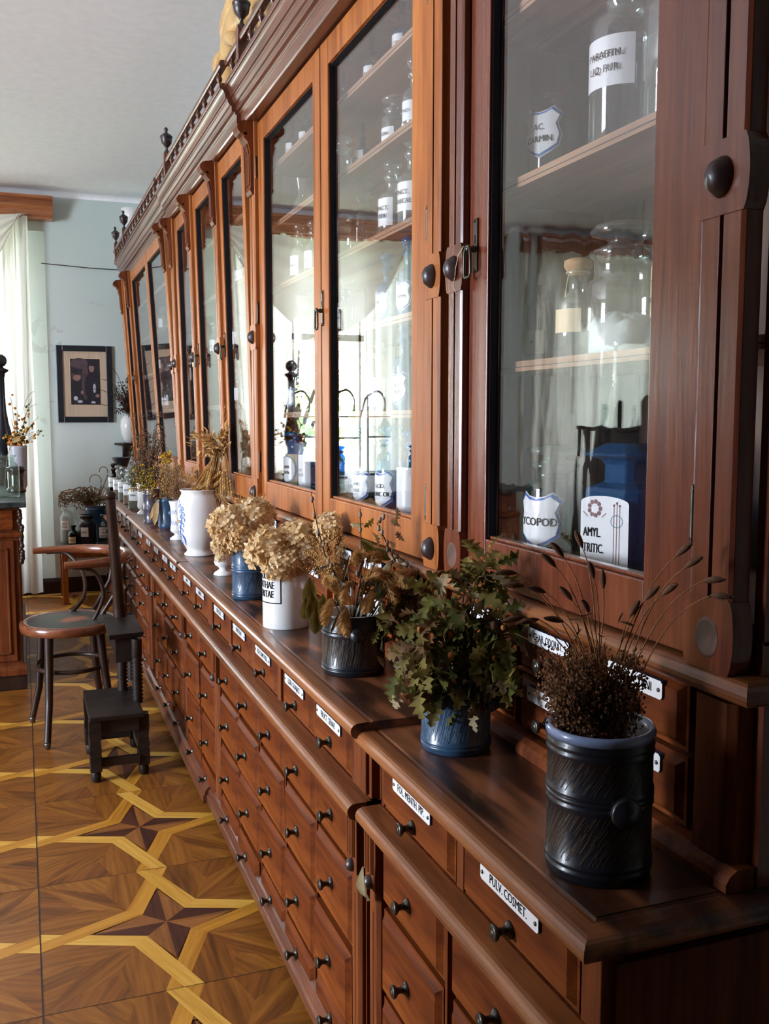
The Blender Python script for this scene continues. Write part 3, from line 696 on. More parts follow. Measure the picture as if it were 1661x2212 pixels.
cabinet('B', 'glazed double-door cabinet behind the hydrangeas, panes reflecting the swagged window', 1.938, 3.79,
    [(2.045, 2.882, .075, .105, Z0, Z1, G0, G1, (2.868, 1.83), 'near', False), (2.888, 3.70, .085, .075, Z0, Z1, G0, G1, None, 'far', False)],
    [(1.988,.075,False,'boss','boss'), (3.745,.085,True,'boss','boss')],
    [(2.155,.25,'CORT. CASCARILLAR.','','red'), (2.42,.24,'RAD. VALERIAN.','',''), (2.67,.24,'FLOR. LAVAND.','',''), (3.0,.24,'FOL. SALVIAE','',''), (3.27,.24,'FOL. UVAE URSI','',''), (3.54,.24,'FLOR. TILIAE','','')],
    [(1.938,1.958),(3.77,3.79)], [(1.926,3.79,0)], 0, (3.55,), (1.92,3.80))
cabinet('C', 'middle glazed cabinet of three narrow doors, behind the white jar of wheat ears', 3.79, 5.70,
    [(3.80, 4.315, .06, .05, Z0, Z1, G0, G1, (4.285, 1.82), None, False), (4.39, 4.99, .065, .06, Z0, Z1, G0, G1, (4.96, 1.82), None, False), (5.065, 5.60, .075, .06, Z0, Z1, G0, G1, (5.1, 1.76), None, False)],
    [(4.352,.07,True,'boss','boss'), (5.03,.07,True,'boss','boss'), (5.652,.08,True,'boss','boss')],
    [(4.05,.24,'HERB. ABSINTH.','',''), (4.6,.24,'FLOR. ARNICAE','',''), (4.86,.22,'FOL. MELISS.','',''), (5.3,.24,'RAD. ALTHAEAE','','')],
    [(5.68,5.70)], [(3.79,5.705,-.018)], -.020, (5.30,), (3.80,5.70))
cabinet('D', 'farthest glazed cabinet against the end wall, panes reflecting the framed picture', 5.70, 8.28,
    [(5.83, 6.695, .055, .075, Z0, Z1, G0, G1, None, None, False), (6.70, 7.66, .075, .055, Z0, Z1, G0, G1, None, None, False), (7.80, 8.18, .06, .05, Z0, Z1, G0, G1, None, None, False)],
    [(5.762,.08,True,'boss','boss'), (7.73,.08,True,'boss','boss'), (8.235,.08,True,'boss','boss')],
    [(6.1,.24,'FOL. SENNAE','',''), (6.45,.24,'RAD. RHEI','',''), (6.95,.24,'SEM. LINI','',''), (7.4,.24,'HERB. THYMI','','')],
    [(8.26,8.28)], [(5.705,8.30,-.058)], -.050, (7.45,8.10), (5.70,8.26))
# ------------------------------------------------------------------ bottles
def camang(x, y): return math.atan2(-y, -x)
def shield(w, h, b=0.0):
    # outline of an enamel shield label, centre origin
    a = w/2-b; t = h/2-b
    return [(0,-t),(a*.45,-t*.80),(a*.86,-t*.55),(a*.98,-t*.10),(a*.80,t*.35),(a*1.0,t*.74),(a*.62,t*1.0),(a*.34,t*.86),(0,t*.80),
            (-a*.34,t*.86),(-a*.62,t*1.0),(-a*1.0,t*.74),(-a*.80,t*.35),(-a*.98,-t*.10),(-a*.86,-t*.55),(-a*.45,-t*.80)]
def fan(mb, place, pts, mat):
    # polygon subdivided radially so that it follows a curved wall
    n = len(pts); rings = [1, .75, .5, .25]
    v = [place(u*k, q*k) for k in rings for u, q in pts] + [place(0, 0)]
    f = [(r*n+i, r*n+(i+1)%n, (r+1)*n+(i+1)%n, (r+1)*n+i) for r in range(3) for i in range(n)] + [(3*n+i, 3*n+(i+1)%n, 4*n) for i in range(n)]
    mb.add(v, f, mat, True)
def label_patch(parent, c, r, th, w, h, zc, kind, lines, size, flatx=None):
    m = MB(); Wp = wrap((c[0], c[1], zc), r, th)
    col = 4
    if kind == 'shield':
        fan(m, Wp(.0010), shield(w, h), 0); fan(m, Wp(.0022), shield(w*.95, h*.95), 2); fan(m, Wp(.0034), shield(w*.84, h*.85), 0)
    elif kind == 'oval':
        grid_patch(m, Wp(.0010), -w/2, w/2, -h/2, h/2, 8, 2, 3)
        fan(m, Wp(.0020), [(w*.46*math.cos(a), h*.46*math.sin(a)) for a in [i*PI/12 for i in range(24)]], 5); fan(m, Wp(.0030), [(w*.41*math.cos(a), h*.42*math.sin(a)) for a in [i*PI/12 for i in range(24)]], 0)
    elif kind == 'arched':
        pts = [(-w/2,-h/2),(w/2,-h/2)] + [(w/2*math.cos(a), h*.42+h*.08*math.sin(a)) for a in [i*PI/8 for i in range(9)]]
        fan(m, Wp(.0010), pts, 0)
    elif kind == 'paper': grid_patch(m, Wp(.0010), -w/2, w/2, -h/2, h/2, 8, 2, 3)
    else: grid_patch(m, Wp(.0010), -w/2, w/2, -h/2, h/2, 8, 2, 0)
    n = len(lines)
    for i, tx in enumerate(lines):
        cv = (n-1)/2*size*1.35 - i*size*1.35 - (h*.02)
        v, _ = text_poly(tx, size); tw = max(q[0] for q in v)-min(q[0] for q in v) if v else 1
        put_text(m, tx, size, Wp(.0044), 1, 0, cv, min(.85, w*.84/max(tw, 1e-4)), bold=size*.02)
    return m.build('label', [M['enamel'], M['black'], M['blue'], M['paper'], M['red'], M['teal']], parent)
SHAPES = {
 'tinct': [(.0001,.002),(.92,0),(1,.03),(1,.60),(.94,.66),(.70,.72),(.42,.745),(.40,.78),(.40,.90),(.60,.945),(.62,.97),(.52,1.0)],
 'wide': [(.0001,.002),(.94,0),(1,.02),(1,.66),(.95,.71),(.80,.75),(.70,.77),(.70,.84),(.86,.87),(.88,.90),(.78,.92)],
 'tall': [(.0001,.002),(.94,0),(1,.02),(1,.80),(.97,.86),(.80,.90),(.55,.92),(.5,.95),(.62,.985),(.6,1.0)],
 'vial': [(.0001,.002),(.9,0),(1,.03),(1,.55),(.8,.63),(.42,.68),(.36,.72),(.34,.9),(.52,.93),(.52,.97),(.3,1.0)],
 'wine': [(.0001,.002),(.95,0),(1,.02),(1,.62),(.92,.72),(.6,.82),(.36,.88),(.34,1.0)],
 'flask': [(.0001,.002),(.8,0),(1,.08),(.95,.25),(.5,.45),(.34,.52),(.34,.72),(.62,1.0)],
}
def bottle(name, label, cat, x, y, z, r, h, shape, gl, lab=None, stopper=None, group=None, th=None, content=None, lid_name='stopper', cstop=None):
    t = thing(name, label, cat, (x, y, z), group)
    m = MB(); prof = [(p*r if p > .001 else p, q*h) for p, q in SHAPES[shape]]
    m.lathe(prof, (x, y, z), 28); m.build('body', gl, t)
    if content is not None:
        mat, fr = content; m = MB(); m.lathe([(.0001,.004),(r*.93,.004),(r*.95,.01),(r*.95,h*fr),(r*.5,h*(fr+.015)),(.0001,h*(fr+.02))], (x, y, z), 24); m.build('contents', mat, t)
    if stopper:
        m = MB(); rn = SHAPES[shape][-1][0]*r; zt = z+h*SHAPES[shape][-1][1]
        if stopper == 'ball': m.lathe([(.0001,-.02),(rn*.75,-.02),(rn*.95,0),(rn*.7,.006),(rn*.8,.012),(rn*1.25,.022),(rn*1.3,.030),(rn*.9,.040),(.0001,.043)], (x, y, zt), 18)
        elif stopper == 'disc': m.lathe([(.0001,-.02),(rn*.8,-.02),(rn*.95,0),(rn*.5,.006),(rn*.5,.014),(rn*1.25,.018),(rn*1.3,.026),(rn*.95,.034),(.0001,.036)], (x, y, zt), 20)
        elif stopper == 'cork': m.lathe([(.0001,-.015),(rn*.9,-.015),(rn*1.0,0),(rn*1.02,.012),(.0001,.014)], (x, y, zt), 16)
        m.build(lid_name, cstop or gl, t)
    if lab:
        kind, w, hh, zc, lines, size = lab
        label_patch(t, (x, y), r, camang(x, y) if th is None else th, w, hh, z+zc, kind, lines, size)
    return t
TH = PI   # labels face the room (-x)
# nearest cabinet
bottle('shield_bottle', 'clear bottle with a blue-edged shield label, on the upper shelf in the nearest cabinet', 'bottle', 1.02, 1.757, 1.97, .048, .17, 'tinct', M['clear'], ('shield', .092, .098, .088, ['AC.', 'CARMIN.'], .017), None, th=PI*1.17)
bottle('paraffin_bottle', 'large clear bottle labelled for liquid paraffin, on the upper shelf in the nearest cabinet', 'bottle', 1.03, 1.522, 1.97, .062, .26, 'tall', M['clear'], ('rect', .108, .085, .145, ['PARAFFIN.', 'LIQ. PUR.'], .0175), 'disc', th=PI*1.12)
bottle('glass_bottle', 'tall unlabelled clear bottle at the right end of the upper shelf, nearest cabinet', 'bottle', 1.05, 1.40, 1.97, .055, .25, 'tall', M['clear'], None, 'disc')
bottle('labelled_bottle', 'bottle with a square tan paper label on the middle shelf, left of the cork-topped flask', 'bottle', 1.07, 1.872, 1.61, .036, .16, 'wine', M['clear'], ('paper', .050, .050, .05, ['+'], .02), 'cork', th=PI*1.15, cstop=M['cork'])
bottle('corked_flask', 'clear flask with a bulging tied cork cap and blue and tan label', 'bottle', 1.03, 1.664, 1.61, .043, .175, 'tinct', M['clear'], ('paper', .06, .045, .075, ['', ''], .01), None, th=PI*1.15)
t = thing('cork_cap', 'rounded tan cloth-and-cork cap tied over the clear flask', 'cap', (1.03, 1.664, 1.785)); m = MB(); m.lathe([(.018,-.012),(.022,-.004),(.028,.008),(.027,.018),(.016,.022),(.0001,.023)], (1.03,1.664,1.785), 26); o = m.build('cap', M['cork'], t)
m = MB(); m.tube([(1.03+.0225*math.cos(a), 1.664+.0225*math.sin(a), 1.780) for a in [i*PI/10 for i in range(21)]], .0016, 6, 0, False); m.tube([(1.008,1.66,1.78),(1.002,1.658,1.76),(.996,1.655,1.73)], .0009, 5); m.build('string', M['paper'], t)
# big stoppered jar of white powder
JX, JY = 1.035, 1.515
t = thing('powder_jar', 'large wide stoppered glass jar half full of white powder', 'jar', (JX, JY, 1.61)); m = MB()
m.lathe([(.0001,.002),(.062,0),(.066,.004),(.066,.125),(.062,.134),(.056,.138),(.054,.144),(.055,.172),(.062,.180),(.064,.186),(.057,.190),(.052,.188)], (JX,JY,1.61), 40); m.build('body', M['clear'], t)
m = MB(); m.lathe([(.0001,.17),(.048,.17),(.053,.192),(.035,.198),(.030,.204),(.036,.209),(.060,.214),(.064,.222),(.060,.232),(.045,.236),(.0001,.237)], (JX,JY,1.61), 12); m.build('stopper', M['clear'], t)
m = MB(); seg = 28; pr = [(.0001,.004),(.060,.004),(.062,.01),(.062,.05),(.050,.062),(.035,.064),(.02,.068),(.0001,.066)]; s0 = len(m.v); m.lathe(pr, (JX,JY,1.61), seg)
rr = random.Random(5); m.xform(lambda x,y,z: (x,y,z + (rr.uniform(-.010,.014) if z > 1.655 else 0)), s0); m.build('powder', M['salt'], t)
bottle('wine_bottle', 'bottle with a cream label in handwriting at the right edge of the middle shelf', 'bottle', 1.045, 1.375, 1.61, .043, .24, 'wine', plain('dusty_bottle_glass', (.24,.26,.28), .3, coat=.3, var=.2), ('paper', .085, .085, .10, ['Tokaj', 'wini gallici'], .018), 'cork', th=PI*1.05, cstop=M['cork'])
bottle('green_shield_bottle', 'dark green bottle with a blue-edged shield reading LYCOPOD', 'bottle', 1.0, 1.69, 1.225, .058, .20, 'wide', M['gglass'], ('shield', .112, .115, .07, ['LYCOPOD.'], .023), 'disc', th=PI*1.13)
def square_bottle(name, label, cx, cy, z, s, h, gl, rot, lines):
    t = thing(name, label, 'bottle', (cx, cy, z)); R = Matrix.Rotation(rot, 3, 'Z')
    def T(x, y, zz): q = R @ Vector((x, y, 0)); return (cx+q.x, cy+q.y, z+zz)
    def ring(a, ch): return [(-a+ch,-a),(a-ch,-a),(a,-a+ch),(a,a-ch),(a-ch,a),(-a+ch,a),(-a,a-ch),(-a,-a+ch)]
    m = MB(); lv = [(s,.018,0),(s,.018,h*.62),(s*.93,.018,h*.655),(s*.60,.02,h*.69),(s*.56,.022,h*.70),(s*.56,.022,h*.83)]
    v = [T(*p, zz) for a, ch, zz in lv for p in ring(a, ch*a/s)]
    m.add(v, [(k*8+i, k*8+(i+1)%8, (k+1)*8+(i+1)%8, (k+1)*8+i) for k in range(len(lv)-1) for i in range(8)] + [tuple(range(8))[::-1]], 0); m.build('body', gl, t, bevel=.003)
    m = MB(); lv = [(s*.46,h*.80),(s*.56,h*.835),(s*.60,h*.85),(s*.62,h*.865),(s*1.02,h*.90),(s*1.05,h*.915),(s*.62,h*.985),(s*.50,h)]
    v = [T(*p, zz) for a, zz in lv for p in ring(a, .3*a)]
    m.add(v, [(k*8+i, k*8+(i+1)%8, (k+1)*8+(i+1)%8, (k+1)*8+i) for k in range(len(lv)-1) for i in range(8)] + [tuple(range(8))[::-1], tuple(range(56,64))], 0); m.build('stopper', gl, t, bevel=.002)
    m = MB(); P = lambda d: (lambda u, vv: T(-s-d, -u, vv)); w = s*.86; hh = h*.60
    pts = [(-w,.004),(w,.004)] + [(w*math.cos(a), hh*.90+hh*.09*math.sin(a)) for a in [i*PI/10 for i in range(11)]]
    m.add([P(.0008)(*p) for p in pts], [tuple(range(len(pts)))], 0)
    for i, tx in enumerate(lines): put_text(m, tx, .0235, P(.0014), 1, -w*.88, hh*.50-i*.0285, .62, bold=.0006, align='LEFT')
    cu, cv = -w*.40, hh*.82
    for i in range(9):
        a = 2*PI*i/9; m.add([P(.0013)(cu+.0125*math.cos(a)+.0042*math.cos(b), cv+.0125*math.sin(a)+.0042*math.sin(b)) for b in [k*PI/5 for k in range(10)]], [tuple(range(10))], 2)
    for q in (-1, 1): m.add([P(.0013)(cu+q*.021+.005*u, cv-.012+.002*k+.004*u*q) for k, u in ((0,-1),(0,1),(1,1),(1,-1))], [(0,1,2,3)], 2)
    for i in range(3):
        uu = w*.52+(i-1)*.0062; top = cv+.012-(abs(i-1))*.004
        m.add([P(.0013)(uu-.0006,.016),P(.0013)(uu+.0006,.016),P(.0013)(uu+.0006,top),P(.0013)(uu-.0006,top)], [(0,1,2,3)], 2)
        m.add([P(.0014)(uu+.0024*math.cos(b), top+.0024*math.sin(b)) for b in [k*PI/4 for k in range(8)]], [tuple(range(8))], 2)
        if i != 1: m.add([P(.0013)(uu,.007),P(.0013)(uu+.0025,.0115),P(.0013)(uu,.016),P(.0013)(uu-.0025,.0115)], [(0,1,2,3)], 2)
    for q in (0, 1):
        o_ = [(w*.52+(.0135-.0016*q)*math.cos(b), cv-.020+(.0115-.0016*q)*math.sin(b)) for b in [k*PI/10 for k in range(20)]]
        if q == 0: oo = o_
        else:
            n = 20; m.add([P(.0013)(*p) for p in oo+o_], [(i, (i+1)%n, n+(i+1)%n, n+i) for i in range(n)], 3)
    m.build('label', [M['enamel'], M['black'], plain('maroon_print', (.16,.03,.03), .5), M['teal']], t)
    return t
square_bottle('square_blue_bottle', 'square cobalt stoppered bottle with a white art-nouveau label for wheat starch', 1.02, 1.468, 1.225, .062, .228, M['bglass'], .30, ['AMYL.', 'TRITIC.'])
# double-door cabinet : (y, shelf z, radius, height, shape, glass, label)
VT = 'vials on the shelves of the double-door cabinet'
def vb(x, y, z, r, h, shape, gl, label, lab=None, st='ball', th=None, nm='medicine_bottle'):
    bottle(nm, label, 'bottle', x, y, z, r, h, shape, gl, lab, st, None, PI*1.12 if th is None else th)
s1, s2, s3, s4, s5, sb = 2.455, 2.237, 2.0, 1.765, 1.517, 1.225
vb(.99, 2.502, s1, .026, .115, 'vial', M['bglass'], 'small blue-necked bottle on the top shelf, right pane', ('rect', .045, .045, .035, ['TR. OPII'], .009))
vb(.99, 2.74, s1, .024, .105, 'vial', M['clear'], 'small clear bottle in the middle of the top shelf, right pane', ('rect', .042, .04, .034, ['OL.'], .009))
vb(.99, 3.0, s1, .014, .085, 'vial', M['clear'], 'very thin vial at the left end of the top shelf, right pane')
vb(.99, 3.44, s1, .024, .105, 'vial', M['clear'], 'small bottle on the top shelf of the left pane, beside the meeting stile', ('rect', .042, .045, .034, ['OL.'], .009))
vb(.99, 3.62, s1, .026, .12, 'vial', M['clear'], 'small bottle with a metal cap on the top shelf, far end of the left pane', ('rect', .044, .05, .038, ['TINCT.'], .009))
vb(.99, 2.406, s2, .034, .15, 'tinct', M['clear'], 'clear stoppered bottle at the right end of the second shelf', ('rect', .055, .05, .05, ['TINCT.'], .011))
vb(.99, 2.553, s2, .037, .11, 'wide', M['clear'], 'squat clear jar with a broad glass stopper on the second shelf', ('rect', .055, .035, .03, ['RESIN.'], .012), 'disc')
vb(.99, 2.823, s2, .022, .10, 'vial', M['bglass'], 'small blue-topped bottle with a paper label on the second shelf', ('rect', .04, .045, .034, ['SOL.'], .009))
vb(.99, 3.03, s2, .036, .13, 'wide', M['clear'], 'clear jar with a wide lip at the left end of the second shelf, right pane', None, 'disc')
vb(.99, 3.508, s2, .034, .13, 'flask', M['clear'], 'clear flask with a flared neck on the second shelf, left pane', None, None)
vb(.995, 2.429, s3, .042, .195, 'tinct', M['clear'], 'clear bottle labelled for arnica tincture, third shelf beside the right stile', ('rect', .068, .075, .075, ['TINCT.', 'ARNICAE'], .017), 'ball')
vb(.99, 2.57, s3, .040, .165, 'tinct', M['clear'], 'clear bottle with a torn white label, left of the arnica tincture', ('rect', .066, .075, .062, ['TINCT.', 'IODI'], .016), 'ball')
vb(1.0, 2.836, s3, .044, .17, 'tinct', M['clear'], 'unlabelled clear bottle in the middle of the third shelf', None, 'ball')
vb(1.0, 3.064, s3, .040, .13, 'wide', M['clear'], 'unlabelled wide clear jar at the left end of the third shelf, right pane', None, 'disc')
vb(.99, 3.346, s3, .034, .15, 'tinct', M['clear'], 'clear bottle with white label on the third shelf, left pane beside the meeting stile', ('rect', .05, .06, .05, ['AQ.'], .012))
vb(.99, 3.528, s3, .036, .17, 'tinct', M['clear'], 'clear bottle with a tall white label on the third shelf, middle of the left pane', ('rect', .055, .07, .055, ['AQ. DEST.'], .012))
vb(.99, 2.441, s4, .034, .175, 'tinct', M['bglass'], 'blue bottle with a shield label beside the right stile, fourth shelf', ('shield', .066, .085, .055, ['CHAMM.'], .012))
vb(.99, 2.606, s4, .033, .155, 'tinct', M['bglass'], 'pale blue bottle with a shield label in the middle of the fourth shelf', ('shield', .064, .08, .05, ['OL.', 'LINI'], .011))
vb(1.08, 2.69, s4, .034, .15, 'wine', M['bglass'], 'plain dark blue bottle between two shield-labelled bottles, fourth shelf', None, 'cork')
vb(.99, 2.984, s4, .033, .14, 'tinct', M['clear'], 'pale bottle with a white label at the left end of the fourth shelf, right pane', ('rect', .055, .065, .05, ['SAL'], .012))
vb(.99, 3.5, s4, .033, .15, 'tinct', M['clear'], 'bottle with a bright white label on the fourth shelf, left pane', ('rect', .055, .08, .055, ['SAL'], .012))
vb(.99, 2.473, s5, .034, .20, 'tinct', M['bglass'], 'tall blue shield-labelled bottle on the fifth shelf beside the right stile', ('shield', .07, .09, .06, ['POLY', 'CORPS.'], .013))
vb(.99, 2.687, s5, .030, .16, 'tinct', M['clear'], 'clear bottle with a narrow printed label on the fifth shelf', ('rect', .045, .085, .055, ['TINCT.', 'VALER.'], .010))
vb(.99, 3.60, s5, .036, .16, 'tinct', M['clear'], 'clear bottle with a white shield on the fifth shelf, left pane', ('shield', .06, .075, .055, ['OL.'], .012))
vb(.99, 2.41, sb, .046, .20, 'tinct', M['bglass'], 'blue bottle with a ruled white label, bottom row against the right stile', ('rect', .085, .13, .075, [''], .012), 'ball')
vb(.99, 2.568, sb, .048, .21, 'tinct', M['bglass'], 'blue bottle with a shield reading ACID, bottom row right of centre', ('shield', .092, .112, .07, ['ACID.', 'BORIC.CR.'], .017), 'ball')
vb(.99, 2.765, sb, .048, .20, 'tinct', M['gglass'], 'greenish bottle with a shield label in the middle of the bottom row', ('shield', .085, .10, .065, ['AMID.', 'SALIC.'], .014), 'ball')
vb(1.02, 2.93, sb, .050, .235, 'wide', M['bglass'], 'broad cobalt jar with a faceted stopper at the left of the bottom row, right pane', ('shield', .08, .10, .065, ['NATR.', 'SALICYL.'], .013), 'disc')
vb(.99, 3.401, sb, .046, .235, 'tinct', M['bglass'], 'tall blue bottle with an ornamented label beside the meeting stile, left pane', ('rect', .08, .125, .075, ['AC.', 'ACET.'], .014), 'ball')
vb(.99, 3.59, sb, .048, .20, 'wide', M['bglass'], 'blue jar with a circular label in the bottom row of the left pane', ('oval', .09, .115, .075, ['BISM.', 'NITR.'], .016), 'disc')
# bottles in the farther cabinets
rb = random.Random(8)
for key, ys, zs in (('C', (4.55, 4.72, 5.25), (1.56, 1.83, 2.1)), ('D', (6.05, 6.25, 6.45, 6.95, 7.2), (1.56, 1.83, 2.1))):
    for z in zs:
        for i, y in enumerate(ys):
            if rb.random() < .35: continue
            x = 1.02 - LEANK[key]*(z-.886)
            nm = {1.56: 'lowest', 1.83: 'middle', 2.1: 'upper'}[z]
            pl = {4.55: 'in the centre pane of the middle cabinet, left', 4.72: 'in the centre pane of the middle cabinet, right', 5.25: 'in the far pane of the middle cabinet', 6.05: 'at the near end, farthest cabinet', 6.25: 'second from the near end, farthest cabinet', 6.45: 'before the meeting stiles, farthest cabinet', 6.95: 'past the meeting stiles, farthest cabinet', 7.2: 'at the back, farthest cabinet'}[y]
            bottle('medicine_bottle', 'pale glass bottle on the %s shelf %s' % (nm, pl), 'bottle', x, y, z, .034, rb.uniform(.13,.18), rb.choice(['tinct','wide']), M['clear'], ('rect', .055, .06, .05, ['AQ.'], .012), 'ball', None, PI*1.15)

# ------------------------------------------------------------------ crocks and jars on the worktop
def rings(r, zs, d=.0022):
    out = []
    for z in zs: out += [(r, z-.004), (r+d, z-.0015), (r+d, z+.0015), (r, z+.004)]
    return out
def crock(name, label, x, y, z, r, h, bands, glaze, line, rim=None, knob=None, hatch=None, inner=None):
    t = thing(name, label, 'crock', (x, y, z)); m = MB()
    pr = [(.0001,0),(r*.96,0),(r,.004)] + rings(r, bands) + [(r,h-.006),(r+.002,h-.003),(r+.001,h)]
    m.lathe(pr, (x, y, z), 48)
    m.lathe([(r+.001,h),(r-.003,h+.001),(r-.006,h-.003),(r-.007,h-.02),(r-.008,.012),(.0001,.010)], (x, y, z), 48, 1)
    if hatch:
        rr = random.Random(int(x*1e4+y*1e3)); ca = camang(x, y)
        for (z0, z1, n, slope, L) in hatch:
            for i in range(n):
                a = ca + rr.uniform(-1.6, 1.6); zz = rr.uniform(z0, z1); l = L*rr.uniform(.5, 1.2); w = .0007
                da = slope*l/r; b0 = max(z0, zz-l/2); b1 = min(z1, zz+l/2); k = (b1-b0)/l
                if k < .2: continue
                P = lambda aa, h_: (x+(r+.0006)*math.cos(aa), y+(r+.0006)*math.sin(aa), z+h_)
                m.add([P(a-da/2*k, b0), P(a-da/2*k+w/r*1.4, b0), P(a+da/2*k+w/r*1.4, b1), P(a+da/2*k, b1)], [(0,1,2,3)], 2)
    o = m.build('body', [glaze, inner or M['gin'], line], t)
    if rim:
        m = MB(); m.lathe([(r-.007,h-.008),(r+.0028,h-.010),(r+.0035,h-.003),(r+.001,h+.003),(r-.005,h+.002),(r-.0075,h-.004)], (x, y, z), 48); m.build('rim', rim, t)
    if knob:
        a, zz, kr = knob; d = Vector((math.cos(a), math.sin(a), 0)); m = MB(); s0 = len(m.v)
        m.lathe([(kr*.55,-.004),(kr*.55,.008),(kr*.85,.010),(kr,.014),(kr,.019),(kr*.9,.022),(kr*.8,.0225),(kr*.72,.026),(.0001,.028)], (0,0,0), 22, 0, 'x')
        R = Matrix.Rotation(a, 3, 'Z'); m.xform(lambda px, py, pz: tuple(Vector((x, y, z+zz)) + R @ Vector((r+px-.002, py, pz))), s0); m.build('lug', glaze, t)
    return t
crock('tall_crock', 'large black salt-glazed crock with a pale blue rim and round lug, nearest the camera', .742, 1.118, .868, .0725, .205, (.014,.024,.105,.114,.122,.176,.186), M['gblack'], M['gline'], M['gpale'], (camang(.742,1.118)+.42, .112, .021), [(.03,.098,170,.55,.035),(.128,.172,120,.6,.03)])
crock('blue_crock', 'short blue-grey crock under the dried oak leaves', .763, 1.64, .868, .066, .145, (.012,.02,.095,.104), M['gblue'], M['glineb'], None, (camang(.763,1.64)+.95, .10, .016), [(.026,.090,240,.22,.04)])
crock('black_crock', 'short black crock holding dried foxtail grass and dark leaves', .737, 2.175, .886, .076, .145, (.012,.02,.098,.107), M['gblack'], M['gline'], None, (camang(.737,2.175)+.1, .105, .017), [(.026,.092,240,.18,.045)])
crock('slate_blue_crock', 'tall slate blue crock with a round lug, left of the white canister', .712, 3.20, .886, .060, .20, (.012,.02,.095,.104,.112,.18), M['gblue'], M['glineb'], None, (camang(.712,3.20)+.95, .10, .017), [(.026,.090,120,.2,.035),(.118,.172,110,.2,.03)])
# white enamel canister with boxed label
x, y, z, r, h = .713, 2.725, .886, .0685, .20
t = thing('white_canister', 'plain white cylindrical canister with a black boxed Latin label, under hydrangeas', 'canister', (x, y, z)); m = MB()
m.lathe([(.0001,0),(r*.985,0),(r,.003),(r,h-.003),(r-.001,h),(r-.004,h),(r-.004,.01),(.0001,.008)], (x,y,z), 56); m.build('body', M['china'], t)
m = MB(); th = math.radians(-171); P = wrap((x,y,z), r, th); wl, z0, z1 = .130, .076, .185
def strip(u0, u1, v0, v1): grid_patch(m, P(.0006), u0, u1, v0, v1, 10, 1, 0)
strip(-wl/2, wl/2, z0, z0+.0032); strip(-wl/2, wl/2, z1-.0032, z1)
for q in (-1, 1): grid_patch(m, P(.0006), q*wl/2-.0016, q*wl/2+.0016, z0, z1, 1, 6, 0)
for i, tx in enumerate(('FOLIUM', 'MENTHAE', 'PIPERITAE')): put_text(m, tx, .030, P(.0007), 0, 0, .155-i*.0265, .66, bold=.0009)
m.build('label', M['black'], t)
# white apothecary jar with blue scrolls
x, y, z = .728, 4.285, .886
t = thing('apothecary_jar', 'large white baluster apothecary jar with blue scrollwork, holding wheat ears', 'jar', (x, y, z)); m = MB(); H = .292
jp = [(.0001,0),(.066,0),(.069,.004),(.066,.010),(.058,.016),(.056,.024),(.062,.036),(.078,.060),(.088,.095),(.094,.140),(.096,.190),(.095,.225),(.089,.250),(.080,.266),(.076,.274),(.078,.284),(.084,.290),(.083,.2935),(.075,.290),(.070,.275),(.075,.262),(.085,.235),(.088,.19),(.05,.02),(.0001,.018)]
m.lathe(jp, (x,y,z), 56); m.build('body', M['china'], t)
def jr(zz):
    for (r0,h0),(r1,h1) in zip(jp[:-1], jp[1:16]):
        if h0 <= zz <= h1 and h1 > h0: return r0+(r1-r0)*(zz-h0)/(h1-h0)
    return .09
m = MB(); th = math.radians(-190); rr = random.Random(4)
def JP(u, v): rz = jr(v)+.0010; a = th+u/.095; return (x+rz*math.cos(a), y+rz*math.sin(a), z+v)
def stroke(pts, w):
    n = len(pts); v = []
    for i, (u, q) in enumerate(pts):
        du = pts[min(i+1,n-1)][0]-pts[max(i-1,0)][0]; dq = pts[min(i+1,n-1)][1]-pts[max(i-1,0)][1]; L = math.hypot(du,dq) or 1
        ww = w*(.25+.75*math.sin(PI*min(.96,max(.04,i/(n-1)))))
        v += [JP(u-dq/L*ww, q+du/L*ww), JP(u+dq/L*ww, q-du/L*ww)]
    m.add(v, [(2*i,2*i+1,2*i+3,2*i+2) for i in range(n-1)], 0)
for s_ in (-1, 1):
    stroke([(s_*(.055+.012*math.sin(t_*5)), .235-.16*t_) for t_ in [i/14 for i in range(15)]], .0030)
    for k in range(13):
        u0 = s_*(.055+.012*math.sin(k/13*5)); v0 = .232-.155*k/13
        stroke([(u0+s_*.016*math.sin(t_*2.6)*(1 if k%2 else -.7), v0-.014*t_+.004*math.sin(t_*6)) for t_ in [i/8 for i in range(9)]], .0028)
    stroke([(s_*(.045-.04*t_), .238+.012*math.sin(t_*PI)) for t_ in [i/8 for i in range(9)]], .0045); stroke([(s_*(.05-.05*t_), .066-.008*math.sin(t_*PI)) for t_ in [i/8 for i in range(9)]], .004)
    stroke([(s_*(.058+.012*math.sin(t_*3)), .10-.05*t_) for t_ in [i/8 for i in range(9)]], .0060)
put_text(m, 'UNGT.ALBUM', .022, JP, 1, 0, .155, .85, bold=.0006)
m.build('scrollwork', [M['blue'], M['gold']], t)
